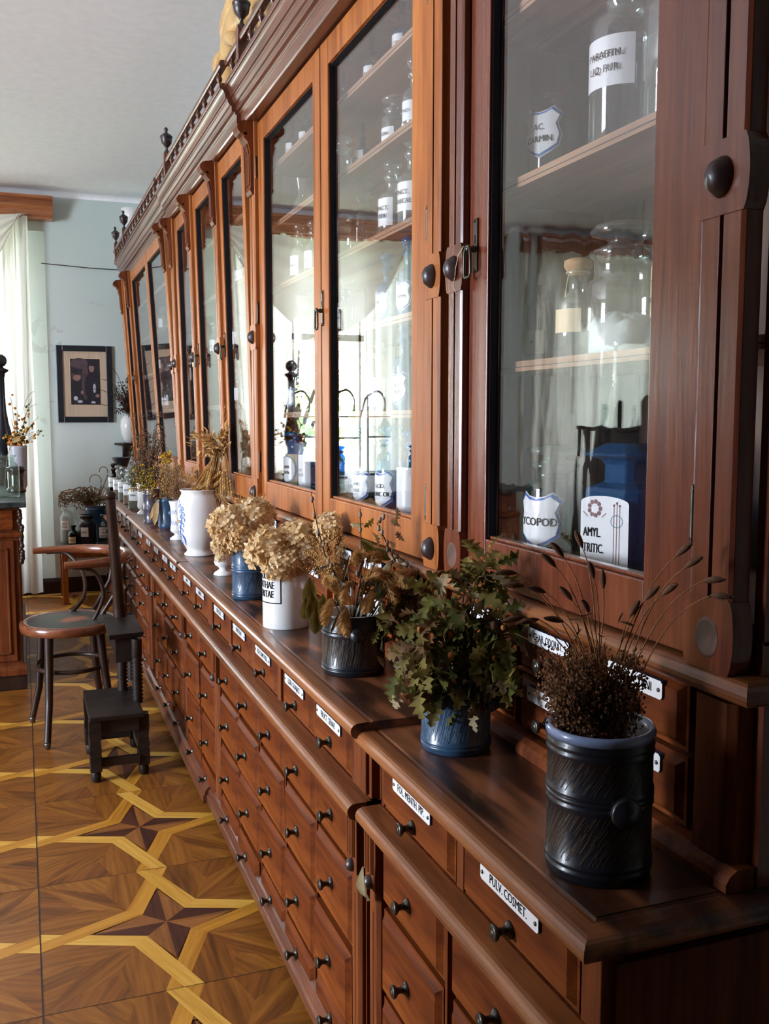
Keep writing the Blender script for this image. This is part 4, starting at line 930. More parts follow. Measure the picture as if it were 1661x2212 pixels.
# smaller vessels further along
def vase(name, label, x, y, z, prof, mat, cat='vase', deco=None, body='body'):
    t = thing(name, label, cat, (x, y, z)); m = MB(); m.lathe(prof, (x,y,z), 32); m.build(body, mat, t)
    if deco:
        m = MB()
        for (zz, rr_) in deco:
            n = 18; v = []
            for i in range(n+1):
                a = camang(x,y)-1.6+3.2*i/n; w = .010*(1 if i%2 else -1); v += [(x+(rr_+.0008)*math.cos(a), y+(rr_+.0008)*math.sin(a), z+zz+w-.002), (x+(rr_+.0008)*math.cos(a), y+(rr_+.0008)*math.sin(a), z+zz+w+.002)]
            m.add(v, [(2*i,2*i+1,2*i+3,2*i+2) for i in range(n)], 0)
        m.build('painted_band', M['blue'], t)
    return t
ped = lambda r, h: [(.0001,0),(r*.95,0),(r*1.0,.004),(r*.85,.012),(r*.45,.022),(r*.5,.03),(r*.85,.04),(r*.92,.05),(r*.80,h*.5),(r*.88,h*.85),(r,h*.97),(r*1.02,h),(r*.88,h),(r*.7,h*.6),(.0001,.06)]
vase('albarello', 'small white footed drug jar hidden behind the slate blue crock, cream petals hanging over it', .722, 3.70, .886, ped(.042,.165), M['china'], 'jar')
vase('albarello', 'narrow white footed drug jar with blue zigzags, just left of the big apothecary jar', .722, 4.86, .886, ped(.045,.195), M['china'], 'jar', [(.085,.038),(.14,.039)])
crock('blue_pot', 'small cobalt blue pot with a round lug, holding yellow dried flowers', .748, 5.41, .886, .053, .165, (.012,.02,.15), M['gblue'], M['glineb'], None, (camang(.748,5.41)+.25, .085, .017))
vase('albarello', 'slim white footed drug jar behind the dark glazed can', .70, 6.22, .886, ped(.034,.20), M['china'], 'jar', None)
crock('glazed_can', 'dark violet-grey ribbed can left of the cobalt pot', .690, 5.665, .886, .046, .20, (.012,.085,.094,.17,.18), plain('violet_glaze', (.075,.065,.085), .22, coat=.5, var=.3), M['gline'])
# row of labelled bottles
for i, (yy, gl, lb) in enumerate(((6.55, 'clear', ['HERBA'],), (6.95, 'clear', ['RADIX']), (7.22, 'clear', ['FLORES']), (7.5, 'clear', ['SEMEN']), (7.78, 'amber', ['TINCT.']))):
    nm = ['square-shouldered clear jar of dried petals at the near end of the counter bottle row', 'second bottle of the counter row, red-printed label', 'third bottle of the counter row, domed glass', 'fourth bottle of the counter row, domed glass', 'brown bottle at the far end of the counter bottle row'][i]
    xx = .705 - .010*i
    bottle('herb_bottle', nm, 'bottle', xx, yy, .886, .060 if i == 0 else .042, .165 if i == 0 else .21, 'wide' if i == 0 else 'tinct', M[gl], ('rect', .072, .075, .10 if i == 0 else .105, lb, .014), None if i == 0 else 'ball', 'labelled herb bottles at the end of the counter', camang(xx, yy)-.45, (plain('dried_petals_%d' % i, [(.14,.12,.08),(.22,.12,.07),(.20,.19,.15),(.22,.20,.15),(.05,.03,.02)][i], .9, var=.5, bumps=.5, bscale=60), .55))
vase('black_funnel', 'black flared cup behind the far counter bottles', .74, 7.95, .886, [(.0001,.10),(.03,.10),(.035,.16),(.05,.22),(.075,.285),(.078,.29),(.07,.288),(.03,.17),(.0001,.15)][0:0] + [(.0001,0),(.045,0),(.045,.01),(.02,.02),(.018,.14),(.035,.18),(.055,.24),(.072,.285),(.075,.29),(.068,.286),(.03,.19),(.0001,.17)], M['gblack'], 'cup')
# ------------------------------------------------------------------ dried plants
RT = Vector((.936,-.352,0)); FW = Vector((.352,.936,0)); UP = Vector((0,0,1))
def L3(c, a, b, d=0.0): return Vector(c) + RT*a + UP*b + FW*d
PM_ = {
 'oak': [leafmat('oak_leaf_green', (.040,.040,.006), (.10,.092,.015)), leafmat('oak_leaf_olive', (.12,.095,.020), (.23,.17,.042)), leafmat('oak_leaf_brown', (.10,.05,.018), (.20,.11,.045)), leafmat('oak_leaf_pale', (.26,.20,.10), (.42,.34,.19))],
 'hyd': [leafmat('hydrangea_cream', (.60,.38,.17), (.76,.54,.29)), leafmat('hydrangea_tan', (.44,.24,.085), (.64,.40,.17)), leafmat('hydrangea_pale', (.70,.52,.29), (.82,.66,.44))],
 'stem': [leafmat('dry_stem', (.10,.05,.020), (.20,.11,.045), .05)], 'straw': [leafmat('straw', (.46,.25,.085), (.66,.41,.17), .2), leafmat('golden_straw', (.50,.25,.06), (.68,.40,.13), .2), leafmat('dark_straw', (.30,.15,.05), (.46,.25,.10), .2)],  # straw in three tones: plain, golden and darker
 'seed': [leafmat('seed_brown', (.20,.085,.036), (.36,.17,.08), .1), leafmat('seed_tan', (.32,.16,.08), (.46,.26,.14), .1), leafmat('seed_dark', (.05,.022,.012), (.11,.048,.026), .1)],
 'yel': [leafmat('yellow_flower', (.50,.27,.012), (.68,.42,.03), .2), leafmat('dull_green_leaf', (.06,.08,.03), (.14,.14,.06), .2), leafmat('ochre_flower', (.34,.20,.05), (.50,.32,.10), .2)],
 'twig': [leafmat('dark_twig', (.018,.012,.009), (.05,.03,.02), 0)], 'cat': [leafmat('grey_catkin', (.20,.16,.13), (.33,.28,.23), .1)],
 'grey': [leafmat('grey_purple_seed', (.10,.06,.045), (.22,.14,.10), .1), leafmat('dusty_brown_seed', (.15,.085,.05), (.26,.16,.10), .1), leafmat('deep_brown_seed', (.05,.028,.02), (.11,.06,.04), .1)],
}
OAK_W = [(0,.012),(.12,.018),(.22,.10),(.28,.05),(.40,.21),(.46,.065),(.60,.27),(.66,.075),(.79,.20),(.84,.07),(.92,.10),(1,.005)]
OVAL_W = [(0,.015),(.12,.10),(.3,.20),(.5,.235),(.7,.19),(.86,.10),(1,.005)]
STRIP_W = [(0,.03),(.3,.06),(.7,.06),(1,.004)]
XCLIP = .852
def leaf(mb, base, d, up, L, ws, curl, fold, mat, xclip=True):
    d = Vector(d).normalized(); up = Vector(up); up = (up - d*up.dot(d))
    up = up.normalized() if up.length > 1e-5 else d.orthogonal().normalized(); s = d.cross(up); v = []
    for t, w in ws:
        a = curl*t; c = Vector(base) + d*(L*(math.sin(a)/curl if abs(curl) > .01 else t)) + up*(-L*((1-math.cos(a))/curl if abs(curl) > .01 else 0))
        u2 = up*math.cos(a) + d*math.sin(a)
        for q in (-1, 0, 1): v.append(c + s*(q*w*L) + u2*(abs(q)*w*L*fold + (.10*L*w*math.sin(t*19+q))))
    if xclip: v = [Vector((min(p.x, XCLIP), p.y, p.z)) for p in v]
    n = len(ws); mb.add(v, [(3*i+j, 3*i+j+1, 3*i+j+4, 3*i+j+3) for i in range(n-1) for j in (0, 1)], mat, True)
def rv(r): return Vector((r.uniform(-1,1), r.uniform(-1,1), r.uniform(-1,1)))
def clipx(p, x=XCLIP): return Vector((min(p[0], x), p[1], p[2]))
def bez(p0, p1, p2, n=8): return [p0*(1-t)**2 + p1*(2*t*(1-t)) + p2*t*t for t in [i/n for i in range(n+1)]]
def bead(mb, c, r, mat, rnd, k=1.0):
    v = [(c[0]+r,c[1],c[2]),(c[0]-r,c[1],c[2]),(c[0],c[1]+r,c[2]),(c[0],c[1]-r,c[2]),(c[0],c[1],c[2]+r*k),(c[0],c[1],c[2]-r*k)]
    mb.add(v, [(0,2,4),(2,1,4),(1,3,4),(3,0,4),(2,0,5),(1,2,5),(3,1,5),(0,3,5)], mat, False)
def fuzzy(mb, pts, r, n, hl, mat, rnd, mats=1, lean=.6, hw=.0006):
    # fluffy seed head : short bristles standing off a curved axis
    pts = [Vector(p) for p in pts]; m_ = len(pts)-1
    for i in range(n):
        t = rnd.random()*m_; k = min(int(t), m_-1); f = t-k; c = pts[k].lerp(pts[k+1], f); ax = (pts[k+1]-pts[k]).normalized()
        q = rv(rnd); q = (q - ax*q.dot(ax)).normalized(); d = (q + ax*lean*rnd.uniform(.4,1.4)).normalized(); taper = math.sin(PI*min(.97,max(.06,(t/m_))))**.5
        e = c + d*hl*rnd.uniform(.6,1.1)*taper; s = d.cross(ax); s = s.normalized()*hw if s.length > 1e-6 else Vector((hw,0,0)); b = c + q*r*taper
        mb.add([b-s, b+s, e], [(0,1,2)], mat + rnd.randrange(mats), False)
def plant(name, label, c, group=None): return thing(name, label, 'dried flowers' if 'grass' not in name else 'dried grass', c, group)

# 1 oak leaves in the blue crock
c = (.763,1.64,1.005); r = random.Random(21)
t = plant('oak_leaf_bouquet', 'drooping bunch of dried dark green oak leaves spilling over the short blue crock', c)
st = MB(); lf = MB(); ac = lf
tips = [(-.10,.06),(-.12,.0),(-.09,.10),(-.05,.16),(-.02,.13),(.02,.17),(.05,.20),(.075,.22),(.10,.20),(.12,.12),(.135,.09),(.12,.03),(.09,.06),(-.06,.02),(.05,.10),(.0,.08),(-.03,-.02),(.07,-.02),(.04,-.04),(-.07,-.03),(.10,.0),(.0,-.05)]
for i, (a, b) in enumerate(tips):
    d = r.uniform(-.08,.02); e = clipx(L3(c, a, b, d)); p0 = L3(c, a*.15, -.06, d*.2)
    pts = bez(p0, L3(c, a*.35, max(b,.04)+.05, d*.6), e); pts = [clipx(p) for p in pts]; st.tube(pts, [.0022-.0014*k/8 for k in range(9)], 5)
    for k in range(17):
        q = pts[min(8, 2+int(k*.36))] + rv(r)*.014; out = (e-Vector(c)).normalized()*.5 + rv(r)*.8 + Vector((0,0,-.75 if b < .14 else -.15)) - FW*.25
        m_ = r.choices([0,1,2,3], [5,4,1.8,.6 if not (a > .05 and b > .15) else 3])[0]
        leaf(lf, q, out, rv(r)+UP*.7-FW*.4, r.uniform(.048,.080), OAK_W, r.uniform(.3,1.6), r.uniform(.1,.6), m_)
for i in range(16):
    p = clipx(L3(c, r.uniform(-.08,.10), r.uniform(-.0,.12), r.uniform(-.09,-.03))); lf.ball(p, r.uniform(.004,.007), 4+r.randrange(2), 8, (1,1,1.25))
st.build('stems', PM_['stem'], t); lf.build('foliage', PM_['oak'] + [PM_['seed'][2], leafmat('orange_bud', (.30,.10,.02), (.42,.17,.04), .1)], t)

# 2 brown loosestrife and foxtail stems in the large black crock
c = (.742,1.118,1.065); r = random.Random(5)
t = plant('heather_bouquet', 'dense brown seed bunch with tall foxtail stems in the large black crock', c)
st = MB(); sd = MB(); fx = MB()
for i in range(150):
    a0 = r.uniform(0, 2*PI); r0 = .05*math.sqrt(r.random()); p0 = Vector(c)+Vector((r0*math.cos(a0), r0*math.sin(a0), -.05)); f = r.random()
    e = clipx(L3(c, -.018 + r.uniform(-.070,.072), r.uniform(.03,.118), r.uniform(-.055,.05))); pts = bez(p0, (p0+e)/2+UP*.03, e, 6); st.tube(pts, .0007, 4, 0, False)
    for k in range(64):
        tt = r.uniform(.22,1); q = pts[min(5,int(tt*6))].lerp(pts[min(6,int(tt*6)+1)], (tt*6)%1) + rv(r)*.010; bead(sd, clipx(q), r.uniform(.0013,.0030), r.choices([0,1,2],[5,2,3])[0], r)
GR = [(-.124,.226,-.03,.5),(-.112,.207,-.02,.5),(-.070,.233,-.02,1),(-.058,.245,-.01,1),(-.030,.256,0,1),(-.018,.217,-.02,1),(-.095,.165,-.04,.3),(-.116,.170,-.05,.3),(.092,.238,-.06,1),(.120,.205,-.08,.4),(.105,.225,-.09,.6),(.083,.252,-.05,1),(.050,.190,-.03,1),(.032,.165,-.02,1),(-.045,.185,-.01,1),(-.06,.16,-.03,.6),(.0,.20,0,1),(-.028,.175,-.04,1),(.066,.2,-.05,1),(-.085,.20,-.03,.7)]
for a, b, d, up_ in GR:
    e = clipx(L3(c, a, b, d), .858); p0 = L3(c, r.uniform(-.02,.03), -.03, r.uniform(-.02,.02)); mid = L3(c, a*.35+.005, b*.8, d*.4)
    pts = bez(p0, mid, e, 10); st.tube(pts, [.0013-.0006*k/10 for k in range(11)], 5, 1)
    dr = (pts[-1]-pts[-2]).normalized(); dr = (dr*up_ + (RT*(1 if a > 0 else -1)*(1-up_)*.9) - UP*(1-up_)*.25).normalized(); hp = [e + dr*.030*k/5 - UP*.004*(k/5)**2 for k in range(6)]; hp = [clipx(p, .86) for p in hp]
    fx.tube(hp, [.0012,.0036,.0044,.0044,.0034,.001], 7); fuzzy(fx, hp, .0035, 260, .0058, 0, r, 1, .5)
for k in range(12):
    a, b = r.uniform(-.06,.09), r.uniform(.06,.2); q = clipx(L3(c, a, b, -.02)); leaf(fx, q, rv(r)+UP*.3, rv(r), r.uniform(.015,.03), STRIP_W, r.uniform(.5,2), .3, 1)
st.build('stems', [PM_['stem'][0], leafmat('reddish_stem', (.26,.11,.04), (.42,.21,.085), .05)], t); sd.build('seed_sprays', PM_['seed'], t); fx.build('seed_heads', [leafmat('foxtail_brown', (.12,.055,.032), (.23,.115,.065), .1), PM_['stem'][0]], t)

# 3 mixed bunch in the black crock
c = (.737,2.175,1.025); r = random.Random(9)
t = plant('mixed_dried_bouquet', 'mixed dried bunch of tan foxtail, dark leaves and willow twigs in the short black crock', c)
st = MB(); fx = MB(); lf = MB(); sp = MB(); tw = MB(); ct = tw
for a, b, a2, b2 in [(-.03,.07,-.055,.10),(.0,.09,-.03,.05),(.03,.10,.06,.12),(.06,.11,.10,.10),(.09,.12,.13,.09),(.0,.13,.03,.16),(.05,.07,.03,.03),(-.05,.05,-.065,.0),(-.02,.03,-.02,-.03),(.08,.08,.11,.05),(.10,.10,.15,.10),(.03,.14,.07,.15)]:
    for q in range(2):
        d = r.uniform(-.125,-.05); p = [L3(c, a+r.uniform(-.012,.012), b, d), L3(c, (a+a2)/2, (b+b2)/2+.012, d-.01), L3(c, a2+r.uniform(-.012,.012), b2, d-.02)]; p = [clipx(x_) for x_ in bez(*p, 6)]
        fuzzy(fx, p, .006, 620, .024, 0, r, 3, .8, .0010); st.tube([L3(c, a*.2, -.05, 0), p[0]], .0012, 5)
for i in range(190):
    a, b = r.gauss(.112,.042), r.gauss(.03,.05); a = min(.19, max(.02, a)); b = min(.16, max(-.085, b)); q = clipx(L3(c, a, b, r.uniform(-.10,.01)))
    leaf(lf, q, rv(r)*.8+RT*.25-UP*.5, rv(r)-FW*.6, r.uniform(.03,.055), r.choice([OAK_W, OVAL_W, OAK_W]), r.uniform(.3,1.6), r.uniform(.2,.7), r.choices([0,1,2,3],[4,4,3,.9])[0])
for a, b, L, dx in [(-.10,.10,.075,-.02),(-.095,.065,.085,.01),(-.085,.03,.075,.0),(-.07,.06,.07,.02),(-.11,.05,.06,-.01),(.02,.19,.05,.3),(.05,.17,.05,.4)]:
    leaf(lf, L3(c, a, b, -.06), -UP+RT*dx*3, -FW+RT*.3, L, OVAL_W, r.uniform(.2,.7), .55, 1)
for i in range(34):      # cream spirea sprays
    e = L3(c, r.uniform(-.115,-.02), r.uniform(.10,.20), r.uniform(-.06,.03)); p = bez(L3(c, -.02, .0, 0), L3(c, -.045, .11, -.02), e, 8); sp.tube(p, .0007, 4, 0, False)
    for k in range(46): q = p[r.randrange(4,9)] + rv(r)*.011; bead(sp, q, r.uniform(.0010,.0022), r.randrange(2), r)
for a, b, pts in [(-.095,.285,[(-.01,-.03),(-.03,.08),(-.065,.15),(-.083,.22),(-.097,.30)]), (.022,.26,[(.0,-.02),(.02,.1),(.02,.18),(.018,.26)]), (.10,.24,[(.01,0),(.05,.10),(.10,.135),(.075,.19),(.058,.225),(.075,.245)]), (.0,0,[(-.09,.115),(-.04,.13),(.02,.10),(.065,.065)]), (.0,0,[(.02,.0),(.10,.09),(.17,.045),(.22,.02)]),(.0,0,[(.0,.0),(.06,.15),(.085,.165),(.15,.12)])]:
    P_ = [clipx(L3(c, p, q, -.045)) for p, q in pts]; tw.tube(P_, [.0024-.0015*k/(len(P_)-1) for k in range(len(P_))], 6)
    for k in range(1, len(P_)):
        for u in (.35, .8):
            q = P_[k-1].lerp(P_[k], u) + rv(r)*.003; ct.ball(q, .0048, 1, 8, (.9,.9,1.45)); tw.ball(q-UP*.006, .0026, 0, 6)
for a, b in [(.03,.225),(.05,.24),(.075,.22),(.10,.225),(.115,.215),(.045,.205),(.125,.18),(.085,.185)]: leaf(lf, clipx(L3(c, a, b, -.04)), rv(r)-UP*.2, rv(r)-FW, .04, OAK_W, 1.0, .4, r.choice([1,2,3]))
for a in (-.02, .015): leaf(lf, L3(c, a, .10, -.08), UP+RT*.25, -FW, .06, STRIP_W, -.3, .9, 2)
for a, b in [(-.03,.02),(-.005,.015),(-.045,.03)]: leaf(lf, L3(c, a, b, -.085), -UP+RT*-.4, -FW, .06, STRIP_W, .5, .8, 2)
st.build('stems', PM_['stem'], t); fx.build('foxtails', PM_['straw'], t); lf.build('foliage', PM_['oak'], t); sp.build('spirea_sprays', PM_['straw'], t); tw.build('willow_twigs', PM_['twig'] + PM_['cat'], t)

# 4 hydrangeas
def hyd_head(parent, cc, R, r, n=175, sq=.85):
    m = MB(); ga = PI*(3-5**.5)
    for i in range(n):
        z = 1-2*(i+.5)/n
        if z < -.72: continue
        a = ga*i; nrm = Vector((math.sqrt(1-z*z)*math.cos(a), math.sqrt(1-z*z)*math.sin(a), z)); lump = 1+.13*math.sin(3*a+2*z)*math.cos(4*z+a)
        p = Vector(cc)+Vector((nrm.x*R, nrm.y*R, nrm.z*R*sq))*lump*r.uniform(.90,1.05); u = nrm.orthogonal().normalized(); w = nrm.cross(u); rot = r.uniform(0,PI); s = R*r.uniform(.22,.31); mt = r.choices([0,1,2],[5,2.5,2.2])[0]; tl = rv(r)*.45; nn = (nrm+tl).normalized(); u = (u-nn*u.dot(nn)).normalized(); w = nn.cross(u)
        for k in range(4):
            b = rot+k*PI/2; d = u*math.cos(b)+w*math.sin(b); q = nn.cross(d); cup = r.uniform(.1,.7)
            m.add([p, p+d*s*.55+q*s*.42+nn*s*cup*.3, p+d*s+nn*s*cup*.75, p+d*s*.55-q*s*.42+nn*s*cup*.3], [(0,1,2,3)], mt, True)
    m.xform(lambda x, y, z: (min(x, .853), y, z))
    return m.build('flower_head', PM_['hyd'], parent)
r = random.Random(2)
c = (.713,2.725,1.08); t = plant('hydrangea_bouquet', 'large tan dried hydrangea heads rising from the white canister', c); st = MB()
for a, b, d, R in [(-.042,.035,-.02,.068),(.035,.055,-.0,.066),(.0,-.002,-.055,.058),(.05,.0,-.03,.052),(.135,.095,-.02,.052)]:
    st.tube([L3(c, a*.2, -.08, 0), L3(c, a*.6, b-.03, d*.5), L3(c, a, b, d)], .0025, 6); hyd_head(t, L3(c, a, b, d), R, r)
st.build('stems', PM_['stem'], t)
c = (.712,3.20,1.08); t = plant('hydrangea_bouquet', 'smaller tan dried hydrangea heads over the slate blue crock', c); st = MB()
for a, b, d, R in [(-.062,.06,-.02,.070),(.02,.085,.0,.066),(-.02,.015,-.045,.058),(-.075,-.01,-.02,.045)]:
    st.tube([L3(c, a*.2, -.08, 0), L3(c, a*.6, b-.03, d*.5), L3(c, a, b, d)], .0025, 6); hyd_head(t, L3(c, a, b, d), R, r)
st.build('stems', PM_['stem'], t)
c = (.722,3.70,1.05); t = plant('hydrangea_bouquet', 'pale hydrangea petals hanging down the small white jar', c); st = MB()
st.tube([L3(c, 0, -.05, 0), L3(c, -.01, .02, -.01)], .002, 6); st.build('stems', PM_['stem'], t)
for a, b, d, R in [(-.005,.03,-.01,.040),(-.014,-.045,-.05,.027),(-.004,-.09,-.05,.022)]: hyd_head(t, L3(c, a, b, d), R, r, 90)
c = (.80,3.62,1.0); t = plant('dried_grass_tuft', 'brown wiry dried tuft behind the slate blue crock', (.76,3.5,1.05)); st = MB(); c = (.76,3.5,1.05)
for i in range(90):
    e = L3(c, r.uniform(-.10,.09), r.uniform(.06,.17), r.uniform(-.03,.06)); e = clipx(e); p = bez(L3(c, 0, -.04, 0), L3(c, 0, .08, 0), e, 5); st.tube(p, .0012, 4, r.randrange(3), False); leaf(st, e, rv(r)+UP*.2, rv(r), .022, STRIP_W, 1.2, .3, r.randrange(3))
st.build('stems', PM_['straw'], t)

# 5 wheat bundle in the apothecary jar
c = (.728,4.285,1.175); r = random.Random(12); t = plant('wheat_bundle', 'tied golden wheat and oat bundle leaning out of the big white apothecary jar', c)
st = MB(); er = MB(); ot = MB()
tie = (.098,.185)
for i in range(60):
    a0 = r.uniform(-.05,.055); p = bez(L3(c, a0, -.03, r.uniform(-.04,.04)), L3(c, a0*.6+.05, .08, 0), L3(c, tie[0]+r.uniform(-.012,.012), tie[1], r.uniform(-.012,.012)), 6); st.tube([clipx(q) for q in p], .0012, 4, r.randrange(3), False)
def ear(mb, p0, d, L, r):
    d = Vector(d).normalized(); sd = d.orthogonal().normalized(); s2 = d.cross(sd)
    for k in range(11):
        for q in range(3):
            a = k*1.1+q*2.1; o = sd*math.cos(a)+s2*math.sin(a); b = p0 + d*(L*k/11); e = b + d*.012 + o*.006
            leaf(mb, b+o*.001, (e-b), o, .014, [(0,.08),(.4,.24),(.8,.14),(1,.02)], .1, .5, r.randrange(3))
            w = o*.00035; tip = e + d*.035+o*.011; mb.add([e-s2*.0004, e+s2*.0004, tip], [(0,1,2)], r.randrange(3))
for i in range(30):
    a1, b1 = r.uniform(.045,.155), r.uniform(.02,.11); d1 = r.uniform(-.05,.03); p = [clipx(q) for q in bez(L3(c, tie[0], tie[1], 0), L3(c, (tie[0]+a1)/2+.01, tie[1]+.02, d1*.6), L3(c, a1, b1, d1), 6)]
    st.tube(p, .0011, 4, r.randrange(3), False); ear(er, p[-1], (p[-1]-p[-2])+RT*.004, r.uniform(.06,.095), r)
for i in range(16):
    a1, b1 = r.uniform(-.02,.075), r.uniform(.0,.055); p = L3(c, a1, b1, r.uniform(-.05,.02)); ear(er, p, RT*(-.45+.3*r.random())-UP*.28, .07, r) if i % 2 else ear(er, p, RT*.6+UP*.5, .07, r)
for i in range(46):
    a1, b1 = r.uniform(-.03,.18), r.uniform(.15,.30); b1 = min(b1, .31-abs(a1-.10)*.7); e = clipx(L3(c, a1, b1, r.uniform(-.04,.03))); p = bez(L3(c, tie[0], tie[1], 0), L3(c, (tie[0]*.8+a1*.2), b1*.9, 0), e, 5); st.tube(p, .0011, 4, r.randrange(3), False)
    for k in range(5): leaf(ot, p[r.randrange(2,6)]+rv(r)*.006, (e-p[0])+rv(r)*.07, rv(r), r.uniform(.025,.04), [(0,.04),(.3,.16),(.6,.15),(1,.01)], r.uniform(-.6,.6), .4, r.randrange(3))
for a, b in [(.118,.36),(.128,.375),(.14,.35)]: leaf(ot, L3(c, a, b, 0), UP*.6+RT*.3, rv(r), .022, [(0,.04),(.3,.18),(.6,.15),(1,.01)], .2, .4, 1); st.tube([L3(c, .10, .28, 0), L3(c, a, b, 0)], .0006, 4)
st.tube([L3(c, tie[0]+.020*math.cos(q), tie[1]+.003*math.sin(2*q), .018*math.sin(q)) for q in [k*PI/10 for k in range(21)]], .005, 7, 2, False)
for i in range(60):     # pale grass standing in the jar mouth
    e = L3(c, r.uniform(-.11,.02), r.uniform(.02,.115), r.uniform(-.05,.06)); p = bez(L3(c, r.uniform(-.05,.03), -.02, 0), L3(c, -.02, .06, 0), clipx(e), 5); fuzzy(ot, p[2:], .001, 22, .014, 0, r, 3, 1.3)
st.build('stalks', PM_['straw'], t); er.build('wheat_ears', PM_['straw'], t); ot.build('oat_heads', PM_['straw'], t)

# 6 bunches further along
def sprays(name, label, c, n, ar, br, dr, beads, mats, stemm, bs=(.0015,.0035), seed=1, petals=0, pm=None, spread=.014):
    r = random.Random(seed); t = plant(name, label, c); st = MB(); sd = MB()
    for i in range(n):
        e = clipx(L3(c, r.uniform(*ar), r.uniform(*br), r.uniform(*dr))); p = bez(L3(c, r.uniform(-.02,.02), -.05, r.uniform(-.02,.02)), L3(c, 0, br[0]*.5+.03, 0), e, 6); st.tube([clipx(q) for q in p], .0011, 4, 0, False)
        for k in range(beads): q = p[r.randrange(3,7)] + rv(r)*spread; bead(sd, clipx(q), r.uniform(*bs), r.randrange(len(mats)), r, 1.3)
        for k in range(petals):
            q = e+rv(r)*.012
            for z in range(6): leaf(sd, clipx(q), rv(r)+UP*.25, rv(r), r.uniform(.014,.024), OVAL_W, r.uniform(.3,1), .3, r.randrange(len(mats)))
    st.build('stems', stemm, t); sd.build('flower_sprays', mats, t); return t
sprays('yellow_flower_bouquet', 'yellow tansy flowers in the dark violet ribbed can', (.690,5.665,1.085), 42, (-.11,.035), (-.02,.14), (-.05,.05), 26, [PM_['yel'][0], PM_['yel'][0], PM_['yel'][1], PM_['grey'][1]], PM_['yel'][1:2], (.002,.0048), 3)
sprays('yellow_flower_bouquet', 'ochre and golden dried sprays in the small cobalt blue pot', (.748,5.41,1.05), 60, (-.07,.09), (.02,.20), (-.05,.05), 26, [PM_['yel'][2], PM_['straw'][0], PM_['straw'][2]], PM_['stem'], (.0015,.0038), 4)
t = plant('physalis_pods', 'pale papery seed pods and a long curled leaf hanging over the cobalt pot', (.748,5.41,1.04)); r = random.Random(6); m = MB(); c = (.748,5.41,1.04)
for a, b in [(-.06,.02),(-.045,.035),(-.03,.01),(.03,-.005),(.045,.0),(.025,-.02),(-.07,.05),(.05,-.025)]:
    for k in range(5): leaf(m, L3(c, a, b, -.05), RT*(.7 if a > 0 else -.5)+UP*.1+rv(r)*.35-FW*.3, UP, .035, OVAL_W, .6, .5, r.randrange(2))
leaf(m, L3(c, -.045, .005, -.055), -UP-RT*.1, -FW, .14, [(0,.03),(.2,.09),(.5,.11),(.8,.10),(1,.01)], -.3, .5, 0); leaf(m, L3(c, -.045, .0, -.055), -UP-RT*.45, -FW, .12, [(0,.03),(.2,.09),(.5,.09),(.8,.08),(1,.01)], .3, .5, 0)
m.build('pods', [leafmat('pale_pod', (.40,.25,.11), (.56,.38,.19)), leafmat('golden_pod', (.42,.24,.05), (.58,.38,.12))], t)
sprays('brown_bouquet', 'reddish brown dried sprays behind the narrow drug jar', (.74,4.95,1.06), 50, (-.08,.10), (.03,.19), (-.03,.06), 24, [PM_['seed'][1], PM_['straw'][2], PM_['grey'][1]], PM_['stem'], (.0015,.003), 5)
sprays('tall_brown_bouquet', 'tall grey-brown dried bunch rising above the counter bottles', (.745,6.22,1.06), 85, (-.13,.11), (.06,.46), (-.06,.08), 34, PM_['grey'], PM_['stem'], (.002,.0048), 6)
sprays('yellow_daisies', 'bright yellow daisies behind the ochre sprays, against the far panes', (.80,6.0,1.02), 14, (-.02,.09), (.20,.26), (-.02,.04), 2, [PM_['yel'][0], PM_['yel'][0]], PM_['yel'][1:2], (.004,.006), 7, 2)
sprays('mixed_sprigs', 'pale green and cream sprigs standing in the square-shouldered clear jar', (.705,6.55,1.02), 34, (-.06,.06), (.03,.14), (-.05,.05), 22, [PM_['yel'][1], PM_['oak'][3], PM_['grey'][0]], PM_['stem'], (.002,.0045), 8)
# ------------------------------------------------------------------ bentwood armchair
cx, cy, zs = .19, 4.80, .53
t = thing('bentwood_armchair', 'bentwood armchair with a worn round seat, pulled up beside the step stool', 'chair', (cx, cy, 0))
m = MB(); m.lathe([(.0001,zs-.006),(.19,zs-.006),(.205,zs+.001),(.222,zs+.003),(.231,zs-.004),(.234,zs-.020),(.229,zs-.042),(.21,zs-.046),(.0001,zs-.044)][::-1], (cx,cy,0), 56); m.build('seat', W['chair'], t)
ms, nt, b = newmat('worn_seat_panel'); co = coords(nt, (1,1,1)); n = N(nt,'ShaderNodeTexNoise'); n.inputs['Scale'].default_value = 7; n.inputs['Detail'].default_value = 5; n.inputs['Distortion'].default_value = .6; nt.links.new(co, n.inputs[0])
g = N(nt,'ShaderNodeTexGradient', gradient_type='SPHERICAL'); nt.links.new(coords(nt, (7.5,9.5,.01)), g.inputs[0]); ad = N(nt,'ShaderNodeMath', operation='MULTIPLY_ADD'); nt.links.new(g.outputs['Fac'], ad.inputs[0]); ad.inputs[1].default_value = .30; nt.links.new(n.outputs[0], ad.inputs[2])
nt.links.new(ramp(nt, ad.outputs[0], [(.56,(.035,.037,.032)),(.66,(.10,.055,.03)),(.74,(.30,.085,.030))]), b.inputs['Base Color']); b.inputs['Roughness'].default_value = .42
m = MB(); m.lathe([(.0001,zs+.001),(.185,zs+.0005),(.198,zs-.001),(.20,zs-.004)][::-1], (cx,cy,0), 48); m.build('seat_panel', ms, t)
feet = [(.062,4.50),(.003,4.93),(.40,4.63),(.345,5.06)]
tops = [(.085,4.63),(.06,4.91),(.315,4.67),(.30,4.94)]
